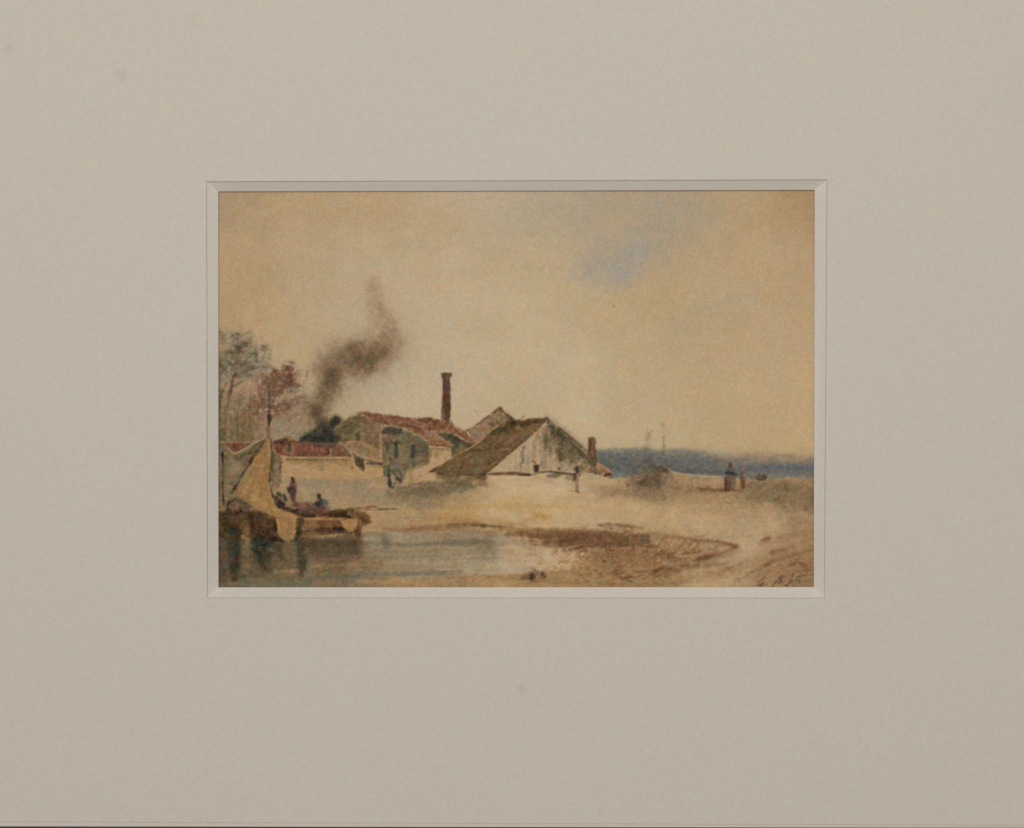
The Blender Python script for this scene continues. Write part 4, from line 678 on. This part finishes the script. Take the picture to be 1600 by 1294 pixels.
# ---- second boat with cargo and crew
P('painted_barge', 'hull')
poly([(430, 788), (446, 794), (462, 802), (490, 806), (520, 800), (545, 797), (560, 798), (572, 800), (578, 808), (576, 818), (566, 824), (562, 836), (552, 839), (545, 830), (505, 837), (466, 840), (462, 815), (440, 800)], (132, 102, 70), .92, 1.3, .9, .2)
for pts, w, c, a in [([(430, 790), (450, 796), (470, 804), (484, 806)], [4, 6, 8, 7], (66, 54, 38), .9), ([(465, 797), (490, 800), (515, 803)], [6, 9, 6], (74, 52, 40), .8), ([(482, 803), (490, 806)], 6, (58, 36, 38), .7), ([(510, 800), (530, 801), (550, 799)], [7, 8, 5], (72, 60, 36), .85), ([(515, 806), (546, 807)], [4, 5], (66, 54, 38), .85), ([(528, 798), (560, 795), (590, 792)], [3, 3, 1.2], (106, 82, 54), .75), ([(545, 801), (568, 803)], [5, 6], (134, 100, 66), .7), ([(474, 811), (500, 811), (534, 811)], [2, 2.6, 2], (176, 142, 98), .8),
                     ([(478, 816), (500, 818)], 9, (146, 112, 76), .6), ([(500, 819), (530, 818)], [9, 11], (124, 92, 62), .65), ([(480, 824), (500, 826)], 5, (140, 106, 82), .6), ([(472, 830), (500, 828), (530, 829), (548, 834)], [2, 6, 8, 5], (82, 62, 46), .85), ([(522, 826), (535, 828)], 6, (56, 44, 32), .8), ([(476, 833), (520, 834)], [2, 4], (96, 76, 56), .6), ([(560, 804), (572, 808), (576, 815)], [5, 9, 8], (116, 82, 58), .8), ([(567, 811), (572, 816)], [6, 6], (100, 62, 42), .75), ([(556, 826), (560, 836)], [8, 9], (92, 70, 52), .85), ([(556, 812), (564, 820)], [4, 5], (150, 116, 78), .6), ([(551, 834), (554, 839)], 3, (168, 126, 104), .6)]:
    stroke(pts, w, c, a, 1.4, 1, .25)
poly([(531, 813), (545, 811), (557, 811), (559, 818), (556, 826), (550, 830), (541, 827), (535, 820)], (172, 140, 94), .9, 1.2, .8, .12, tag=False)
P('painted_barge', 'spar')
stroke([(572, 796), (600, 796), (612, 795), (620, 796)], [1.2, 1.4, 2.4, 1.6], (120, 90, 60), .75, 1, tag=True); stroke([(574, 791), (580, 791), (587, 792)], [1.4, 2.4, 1.2], (118, 82, 58), .8, tag=True); stroke([(540, 799), (565, 794), (585, 793)], 1.3, (122, 94, 64), .6)
P('painted_barge', 'cargo')
poly([(462, 790), (478, 784), (500, 788), (514, 793), (516, 800), (494, 803), (468, 800)], (118, 84, 66), .8, 2, 1.4, .3)
for x, y, rx, ry, c, a in [(473, 790, 6, 4, (134, 94, 72), .6), (485, 794, 6, 4, (104, 66, 54), .7), (506, 796, 6, 4, (118, 74, 64), .7), (495, 795, 5, 4, (92, 62, 56), .6), (480, 800, 5, 4, (76, 70, 46), .6), (460, 788, 5, 4, (84, 66, 52), .7), (452, 787, 4, 6, (158, 116, 82), .5)]:
    blob(x, y, rx, ry, c, a, 0, .8)
# standing, sitting and crouching crew
P('painted_person', None, 4)
poly([(455, 746), (461, 746), (463, 758), (464, 768), (461, 786), (454, 786), (451, 770), (449, 764), (453, 757)], 0, tagonly=True)
for pts, w, c, a in [([(457, 748), (458, 753)], [4, 5], (92, 74, 60), .9), ([(457, 756), (458, 766)], [7, 10, 9], (122, 90, 78), .85), ([(455, 765), (459, 768)], [6, 6], (80, 58, 58), .85), ([(450, 763), (452, 768)], [4, 5], (74, 72, 56), .8), ([(457, 770), (457, 778), (458, 786)], [7, 6, 4], (110, 94, 86), .8), ([(456, 772), (458, 776)], 4, (94, 82, 88), .6), ([(446, 768), (452, 776), (455, 786)], [3, 4, 3], (158, 138, 106), .6), ([(462, 755), (464, 766)], 2, (134, 100, 78), .5)]:
    stroke(pts, [q * 1.15 for q in w] if isinstance(w, list) else w * 1.15, c, min(1, a * 1.1), 1.2, .6, 0)
P('painted_person', None, 5)
poly([(496, 772), (501, 772), (502, 778), (508, 780), (513, 786), (513, 794), (500, 795), (491, 790), (494, 783), (496, 780)], 0, tagonly=True)
for pts, w, c, a in [([(498, 774), (498.5, 778)], [5, 5.5], (76, 62, 54), .92), ([(499, 781), (501, 784)], 5, (130, 104, 84), .7), ([(494, 787), (502, 787)], [6, 8], (74, 82, 68), .88), ([(502, 783), (506, 789)], [6, 7], (94, 98, 88), .85), ([(508, 784), (511, 791)], [6, 6], (122, 117, 104), .8), ([(495, 786), (500, 789)], 4, (58, 66, 52), .7), ([(510, 792), (512, 797)], 5, (140, 120, 104), .6)]:
    stroke(pts, [q * 1.15 for q in w] if isinstance(w, list) else w * 1.15, c, min(1, a * 1.1), 1.2, .5, 0)
P('painted_person', None, 6)
poly([(434, 770), (440, 770), (446, 776), (446, 786), (442, 794), (436, 792), (430, 786), (430, 776)], 0, tagonly=True)
for pts, w, c, a in [([(434, 771), (438, 774)], [5, 5], (80, 76, 54), .85), ([(436, 777), (438, 781)], 6, (132, 104, 86), .7), ([(444, 774), (446, 781)], [4, 5], (72, 74, 58), .85), ([(431, 777), (433, 787)], [4, 5], (86, 80, 56), .85), ([(437, 786), (442, 789)], [7, 7], (72, 46, 50), .9), ([(432, 788), (436, 792)], 4, (66, 62, 40), .8), ([(440, 792), (442, 795)], 3, (84, 58, 42), .8)]:
    stroke(pts, [q * 1.15 for q in w] if isinstance(w, list) else w * 1.15, c, min(1, a * 1.1), 1.2, .6, 0)
# ---- sailing boat
P('painted_sailboat', 'hull')
poly([(336, 800), (344, 798), (358, 799), (380, 797), (405, 798), (420, 803), (431, 808), (433, 830), (438, 842), (446, 846), (420, 847), (395, 843), (380, 836), (374, 842), (352, 842), (336, 838)], (80, 66, 47), .95, 1.6, 1.2, .25)
for pts, w, c, a in [([(340, 799), (356, 801)], 4, (106, 78, 52), .7), ([(341, 796), (352, 795)], 4, (150, 116, 92), .7), ([(344, 805), (344, 830)], 8, (104, 84, 58), .6), ([(350, 815), (360, 828)], [10, 14], (54, 56, 40), .7), ([(365, 808), (372, 820)], 10, (102, 74, 50), .6), ([(364, 828), (372, 838)], [14, 12], (50, 50, 40), .75), ([(384, 818), (386, 845)], [10, 10, 8], (142, 114, 74), .85), ([(381, 810), (382, 820)], 5, (108, 84, 60), .6), ([(393, 805), (394, 822)], [6, 7], (60, 48, 38), .8), ([(404, 806), (418, 812)], [8, 12], (78, 62, 46), .6), ([(412, 806), (414, 826)], 8, (106, 78, 64), .5), ([(420, 815), (426, 820)], 7, (98, 76, 44), .6), ([(430, 808), (431, 830)], [4, 4], (60, 44, 34), .8),
                     ([(400, 830), (425, 830)], [10, 12], (62, 48, 38), .75), ([(408, 838), (424, 841), (440, 844)], [6, 8, 6], (38, 36, 34), .9), ([(398, 845), (420, 850)], [10, 12], (46, 48, 42), .7), ([(403, 826), (420, 827)], 2.4, (110, 82, 70), .6), ([(378, 799), (400, 802), (430, 808)], [2, 3, 2], (68, 62, 42), .8), ([(356, 800), (372, 800)], 4, (60, 62, 44), .7)]:
    stroke(pts, w, c, a, 1.8, 1.3, .3)
speck(70, 342, 800, 432, 846, [(58, 50, 36), (104, 80, 56), (72, 72, 52), (92, 62, 52), (48, 54, 40)], 1.4, 3.6, .25, .55, 98)
P('painted_sailboat', 'tackle')
poly([(355, 800), (355, 788), (360, 781), (372, 778), (384, 782), (396, 790), (404, 796), (398, 799), (378, 798)], (116, 90, 66), .85, 1.6, 1.2, .25)
for pts, w, c, a in [([(356, 792), (358, 785), (366, 781)], [4, 4, 3], (70, 62, 44), .85), ([(372, 784), (384, 787)], [4, 4], (98, 78, 42), .8), ([(361, 792), (368, 791)], 6, (126, 92, 76), .6), ([(375, 792), (376, 798)], 3, (54, 42, 36), .8), ([(356, 798), (366, 798)], 4, (58, 60, 40), .8), ([(370, 788), (374, 793)], 5, (140, 98, 80), .6), ([(386, 792), (400, 797)], [4, 4], (146, 116, 84), .6), ([(382, 789), (390, 793)], [5, 4], (90, 74, 54), .6)]:
    stroke(pts, w, c, a, 1.3, .9, .2)
P('painted_sailboat', 'sail')
poly([(416, 684), (420, 682), (423, 686), (423, 720), (421, 745), (421, 757), (424, 770), (428, 783), (434, 794), (446, 799), (458, 803), (466, 807), (465, 818), (463, 830), (460, 839), (455, 845), (449, 846), (443, 843), (438, 836), (434, 823), (431, 809), (420, 804), (404, 796), (388, 786), (376, 776), (370, 769), (376, 757), (386, 738), (396, 719), (404, 709), (412, 700)], (171, 137, 93), .97, 1.2, .7, .12)
for pts, w, c, a in [([(408, 704), (400, 714)], 6, (150, 118, 82), .5), ([(405, 718), (395, 738)], 8, (170, 136, 94), .5), ([(392, 750), (382, 768)], 9, (180, 146, 104), .6), ([(400, 760), (402, 790)], 10, (184, 152, 108), .5), ([(395, 775), (412, 790)], 7, (188, 160, 118), .5), ([(416, 720), (416, 750)], 5, (166, 130, 80), .5), ([(420, 690), (420, 712)], 4, (182, 152, 102), .6), ([(412, 755), (416, 790)], 6, (178, 142, 92), .5), ([(425, 795), (440, 802)], 5, (184, 152, 106), .5), ([(438, 806), (456, 808)], 5, (186, 150, 104), .5), ([(440, 815), (444, 835)], 7, (176, 142, 92), .5), ([(455, 815), (455, 836)], 6, (166, 132, 86), .5),
                     ([(446, 830), (450, 843)], 6, (160, 126, 80), .5), ([(416, 692), (415, 712)], 2, (140, 112, 70), .6), ([(410, 728), (408, 745)], 4, (182, 150, 110), .4), ([(372, 770), (390, 786), (412, 800)], 2, (150, 118, 84), .5), ([(414, 806), (430, 809)], 3, (164, 128, 88), .5), ([(434, 812), (438, 828)], 3, (188, 156, 112), .5), ([(436, 806), (446, 812)], 3, (158, 118, 78), .5), ([(462, 806), (452, 802)], 3, (188, 158, 112), .6)]:
    stroke(pts, w, c, a, 1.8, 1.2, .25)
for pts in [[(418, 700), (412, 740), (406, 790)], [(412, 712), (398, 745), (388, 780)], [(421, 720), (416, 765), (424, 800)], [(438, 812), (442, 838)], [(452, 810), (450, 840)], [(404, 716), (384, 755), (374, 772)]]:
    stroke(pts, [2, 4, 3], (150, 116, 78), .4, 1.8, 1, .4)
P('painted_sailboat', 'mast')
for pts, w, c, a in [([(420.5, 606), (420.5, 630), (420.5, 650), (420, 664)], [1, 2, 3, 4], (92, 74, 56), .85), ([(420.5, 650), (421, 658)], [6, 7, 5], (66, 54, 42), .9), ([(419, 664), (417.5, 682)], [4, 3], (118, 96, 56), .8), ([(424, 686), (424, 705), (423.5, 740)], [2.5, 2.6, 2.4], (96, 78, 50), .8), ([(425, 696), (426, 712)], 3, (86, 80, 58), .5), ([(422.5, 740), (421.5, 756), (425, 770), (430, 786)], [3.4, 3, 2.6, 3], (104, 78, 46), .85), ([(421, 620), (421, 690)], 1.6, (104, 82, 58), .5)]:
    stroke(pts, w, c, a, 1.1, .7, .15, tag=True)
P('painted_sailboat', 'spar')
for pts, w, c, a in [([(416, 684), (408, 697), (400, 708), (393, 718)], [1.6, 2.4, 3.6, 3.6], (94, 80, 56), .8), ([(393, 717), (388, 727), (380, 739), (374, 750), (368, 760), (362, 770)], [3.4, 3, 2.2, 3, 4, 3], (84, 62, 46), .88), ([(393, 720), (390, 726)], 3, (76, 56, 52), .7), ([(371, 756), (364, 768)], [3, 3], (74, 52, 42), .7)]:
    stroke(pts, w, c, a, 1.1, .7, .15, tag=True)
P('painted_mooring_post')
stroke([(348, 706), (348.5, 730), (348, 760), (349, 788)], [3, 3, 2.4, 3], (78, 56, 42), .88, 1.1, .7, .2, tag=True); stroke([(348, 730), (348, 748)], 2.4, (128, 92, 68), .6); stroke([(347, 708), (348, 722)], 3, (62, 44, 36), .6)
P('painted_sailboat', 'rudder')
poly([(464, 810), (474, 808), (475, 816), (473, 826), (470, 838), (464, 846), (460, 842), (463, 830)], (74, 60, 42), .92, 1.3, .9, .2)
stroke([(468, 822), (466, 836)], 4, (52, 56, 40), .7); stroke([(466, 811), (472, 812)], 3, (100, 78, 54), .6); stroke([(455, 845), (459, 846)], 3, (84, 72, 46), .8)
# ---- signature in thin brown ink
P('signature')
SIG = [([(1194, 902), (1191, 905), (1187, 908), (1185, 912), (1187, 914.5), (1191, 912), (1193, 908), (1192, 912), (1188, 916)], 1.7, .85), ([(1197, 913), (1197.6, 913.6)], 2, .7),
       ([(1207, 916), (1211, 911), (1217, 904), (1220, 902), (1219, 908), (1217, 913)], 1.8, .8), ([(1211, 910), (1222, 908)], 1.4, .65), ([(1221, 907), (1221, 911), (1225, 910), (1227, 906), (1227, 911)], 1.5, .75),
       ([(1230, 916), (1234, 906), (1239, 898), (1240, 896), (1237, 904), (1233, 912), (1230, 915)], 1.5, .75), ([(1226, 914), (1230, 916)], 3, .8), ([(1236, 909), (1240, 907), (1238, 911), (1235, 911), (1237, 908)], 1.5, .75), ([(1242, 911), (1244, 906), (1247, 907)], 1.5, .75), ([(1252, 899), (1249, 907), (1249, 911), (1254, 909), (1268, 906)], 1.5, .75),
       ([(1243, 902), (1254, 899), (1271, 898)], 1.3, .65), ([(1207, 916), (1205, 917)], 1.6, .6)]
for pts, w, a in SIG:
    stroke(pts, w + .3, (112, 82, 60), a * .95, 1.0, .5, .2, tag=True)
# ---- soften as wet paint does, then let the paper tooth show
rf = np.isin(LAB, [k + 1 for k, p in enumerate(PARTS) if p[1] == 'roof' and p[0] != 'painted_shed'])
rf = blur(rf.astype(np.float32), 1.2)[..., None]
IMG[:] = IMG * (1 - rf) + rf * (IMG * np.array((.86, .86, .84), np.float32) + np.array((17, 15, 12), np.float32) + (blur(rng.randn(CH, CW).astype(np.float32), 1.3) * 26)[..., None] * np.array((1, .85, .7), np.float32))
FIN = fbm(5, 3.5, 61, 3); FIN2 = fbm(9, 6, 67, 3)
bus = blur(1 - np.isin(LAB, [1, 2]).astype(np.float32), 4)
lum_ = IMG.mean(2)
amp = bus * np.clip((185 - lum_) / 70, .25, 1) * 5.5
IMG += (FIN * amp)[..., None] * np.array((1, .95, .85), np.float32) + (FIN2 * amp * .55)[..., None] * np.array((.9, -.35, -.6), np.float32)
IMG[:] = blur(IMG, .5)
obj = blur(1 - np.isin(LAB, [k + 1 for k, p in enumerate(PARTS) if p[0] in ('painted_sky', 'painted_cloud', 'painted_smoke', 'painted_sea', 'painted_beach', 'painted_water', 'painted_reflection')]).astype(np.float32), 2)
IMG += obj[..., None] * (.18 * (IMG - blur(IMG, 4.5)) + .28 * (IMG - blur(IMG, 1.3)))
wl = blur(np.isin(LAB, [k + 1 for k, p in enumerate(PARTS) if p[1] == 'wall']).astype(np.float32), 1.5)[..., None]
IMG *= 1 + wl * np.array((.05, .012, -.04), np.float32)
lum_ = IMG.mean(2)
for part_, sub_, fac_ in (('painted_sailboat', 'sail', (.965, .91, .82)), ('painted_shed', 'roof', (1.09, .99, .88)), ('painted_sailboat', 'hull', (1.0, .9, .82)), ('painted_barge', 'hull', (.99, .92, .86)), ('painted_person', None, (.86, .82, .8))):
    q_ = blur(np.isin(LAB, [k + 1 for k, p in enumerate(PARTS) if p[0] == part_ and p[1] == sub_]).astype(np.float32), 1.2)[..., None]
    IMG *= 1 + q_ * (np.array(fac_, np.float32) - 1)
smk = blur(np.isin(LAB, [k + 1 for k, p in enumerate(PARTS) if p[0] == 'painted_smoke']).astype(np.float32), 6)[..., None]
IMG *= 1 + smk * np.array((.03, .0, -.03), np.float32)
sc = np.interp(lum_, [40, 100, 130, 150, 165, 190], [.84, .86, .895, .925, .945, .965])
IMG *= sc[..., None]
IMG[..., 2] *= np.interp(lum_, [90, 150], [1.0, 1.055])
sand = blur(np.isin(LAB, [k + 1 for k, p in enumerate(PARTS) if p[0] == 'painted_beach']).astype(np.float32), 1.5)[..., None]
IMG *= 1 - sand * np.array((-.055, -.025, -.005), np.float32)
skym = blur(np.isin(LAB, [k + 1 for k, p in enumerate(PARTS) if p[0] in ('painted_sky', 'painted_cloud')]).astype(np.float32), 3)[..., None]
IMG *= 1 + skym * np.array((.068, .064, .036), np.float32)
watm = blur(np.isin(LAB, [k + 1 for k, p in enumerate(PARTS) if p[0] == 'painted_water']).astype(np.float32), 1.5)[..., None]
IMG *= 1 + watm * np.array((.09, .06, .02), np.float32)
seam = blur(np.isin(LAB, [k + 1 for k, p in enumerate(PARTS) if p[0] == 'painted_sea']).astype(np.float32), 1.5)[..., None]
IMG *= 1 + seam * np.array((.03, .012, -.01), np.float32)
IMG[..., 1] *= 1.008
r_ = np.random.RandomState(99)
luma = blur(r_.randn(CH, CW).astype(np.float32), .6); luma /= luma.std()
luma2 = blur(r_.randn(CH, CW).astype(np.float32), 2.0); luma2 /= luma2.std()
dark = np.clip(1.25 - IMG.mean(2) / 255, .5, 1.1)
IMG += ((luma * GRAIN[0] + luma2 * GRAIN[1]) * dark)[..., None]
for k, wch in enumerate([(1, -.5, -.3), (-.4, -.1, 1.1)]):
    ch = blur(r_.randn(CH, CW).astype(np.float32), 2.4); ch /= ch.std()
    IMG += (ch * GRAIN[2] * dark)[..., None] * np.array(wch, np.float32)
IMG[:] = np.clip(IMG, 8, 245)

# ---------------------------------------------------------------- the sheet: one mesh for everything the painter drew
def components(mask):
    """4-connected pieces of a mask, as lists of flat cell numbers"""
    cells = set(np.flatnonzero(mask).tolist()); out = []
    while cells:
        s = cells.pop(); st = [s]; comp = [s]
        while st:
            q = st.pop()
            for nb in (q - 1, q + 1, q - CW, q + CW):
                if nb in cells: cells.discard(nb); st.append(nb); comp.append(nb)
        out.append(comp)
    return sorted(out, key=len, reverse=True)

WHOLE = {'painted_sky', 'painted_beach', 'painted_sea', 'painted_water', 'signature'}
flat = LAB.reshape(-1)
for i, (part, sub, no) in enumerate(PARTS):
    if part in ('painted_sky', 'painted_beach', 'signature'): continue
    for comp in components(flat == i + 1)[0:]:
        if len(comp) >= 22: continue
        nbs = np.concatenate([flat[np.clip(np.array(comp) + d, 0, flat.size - 1)] for d in (-1, 1, -CW, CW)])
        nbs = nbs[nbs != i + 1]
        if nbs.size: flat[comp] = np.bincount(nbs).argmax()

PIG = np.ones((CH, CW, 4), np.float32)
PIG[..., :3] = np.clip(lin(IMG) / LIGHT, 0, .95)
kz = (DIST + MAT_T - 0) / DIST
VX = ((XX - 800) * S * kz).reshape(-1); VY = ((647 - YY) * S * kz).reshape(-1)
cell_ok = np.zeros((CH, CW), bool); cell_ok[:-1, :-1] = True
cell_ok = cell_ok.reshape(-1)

def sheet_mesh(name, cells, parent):
    cells = np.asarray(cells); cells = cells[cell_ok[cells]]
    q = np.stack([cells + CW, cells + CW + 1, cells + 1, cells], 1)
    uq, inv = np.unique(q.reshape(-1), return_inverse=True)
    me = bpy.data.meshes.new(name)
    me.vertices.add(len(uq)); co = np.zeros((len(uq), 3), np.float32); co[:, 0] = VX[uq]; co[:, 1] = VY[uq]
    me.vertices.foreach_set('co', co.reshape(-1))
    me.loops.add(len(inv)); me.loops.foreach_set('vertex_index', inv.reshape(-1).astype(np.int32))
    me.polygons.add(len(cells)); me.polygons.foreach_set('loop_start', (np.arange(len(cells)) * 4).astype(np.int32))
    me.update(calc_edges=True)
    at = me.color_attributes.new('pigment', 'FLOAT_COLOR', 'POINT'); at.data.foreach_set('color', PIG.reshape(-1, 4)[uq].reshape(-1))
    me.materials.append(PIGMENT)
    o = bpy.data.objects.new(name, me); COL.objects.link(o); o.parent = parent
    return o

LABELS = {
    ('painted_sky', 0): 'warm buff sky wash with faint grey cloud streaks', ('painted_cloud', 0): 'blue grey cloud high over the roofs', ('painted_sea', 0): 'band of blue grey sea and far hills',
    ('painted_beach', 0): 'tan sand with a brown tide line', ('painted_water', 0): 'still grey inlet in front of the boats', ('painted_driftwood', 0): 'dark snag on the waterline',
    ('painted_woodland', 0): 'brown undergrowth behind the cottages', ('painted_tree', 1): 'grey green tree at the very edge of the sheet', ('painted_tree', 2): 'russet tree behind the mast',
    ('painted_smoke', 0): 'dark smoke drifting up from the thicket', ('painted_bush', 0): 'dark green thicket beside the factory', ('painted_cottage', 0): 'grey gabled cottage behind the sail',
    ('painted_farmhouse', 0): 'long low house with a red tiled roof', ('painted_factory', 0): 'large red roofed building with the tall brick chimney', ('painted_annex', 0): 'grey lean-to with dark windows',
    ('painted_shed', 0): 'wide thatched shed with a pale plank gable', ('painted_cart', 0): 'dark cart beside the annex wall', ('painted_person', 1): 'small figure in pale clothes before the shed',
    ('painted_wreck', 0): 'dark stranded boat on the dune with two thin masts', ('painted_person', 2): 'figure in a dark top on the beach', ('painted_person', 3): 'figure in an orange brown skirt on the beach',
    ('painted_rowing_boat', 0): 'tiny dark boat at the sea edge', ('painted_reflection', 0): 'dark reflection of the boats in the inlet', ('painted_barge', 0): 'flat brown barge moored at the sand',
    ('painted_person', 4): 'figure standing in the barge', ('painted_person', 5): 'figure in blue sitting in the barge', ('painted_person', 6): 'dark figure crouching beside the mast',
    ('painted_sailboat', 0): 'dark sailing boat with a hanging tan sail', ('painted_mooring_post', 0): 'thin dark post before the cottage', ('signature', 0): 'signature in thin brown ink'}

painting = empty('watercolour_painting', 'watercolour of red roofed beach buildings with smoke and boats, set behind the mat', 'painting')
bk.parent = painting      # the sheet is mounted on its board
sheet = prism('paper_sheet', [px(300, 958, 0)[:2], px(1310, 958, 0)[:2], px(1310, 258, 0)[:2], px(300, 258, 0)[:2]], -.0005, Z_PAPER, board_material('toned_paper', (.62, .5, .36)), painting)

holders = {}
subbed = {(p, n) for p, s, n in PARTS if s}
for i, (part, sub, no) in enumerate(PARTS):
    cells = np.flatnonzero(flat == i + 1)
    if cells.size == 0: continue
    key = (part, no)
    if key not in holders and key in subbed:
        holders[key] = empty(part, LABELS.get(key), None, painting)
    par = holders.get(key, painting)
    name = sub or part
    if part in ('painted_wreck',) and sub is None: name = 'hulk'
    groups = [cells] if part in WHOLE else components(flat == i + 1)
    for g in groups:
        o = sheet_mesh(name, g, par)
        if key not in subbed and LABELS.get(key): o['label'] = LABELS[key]
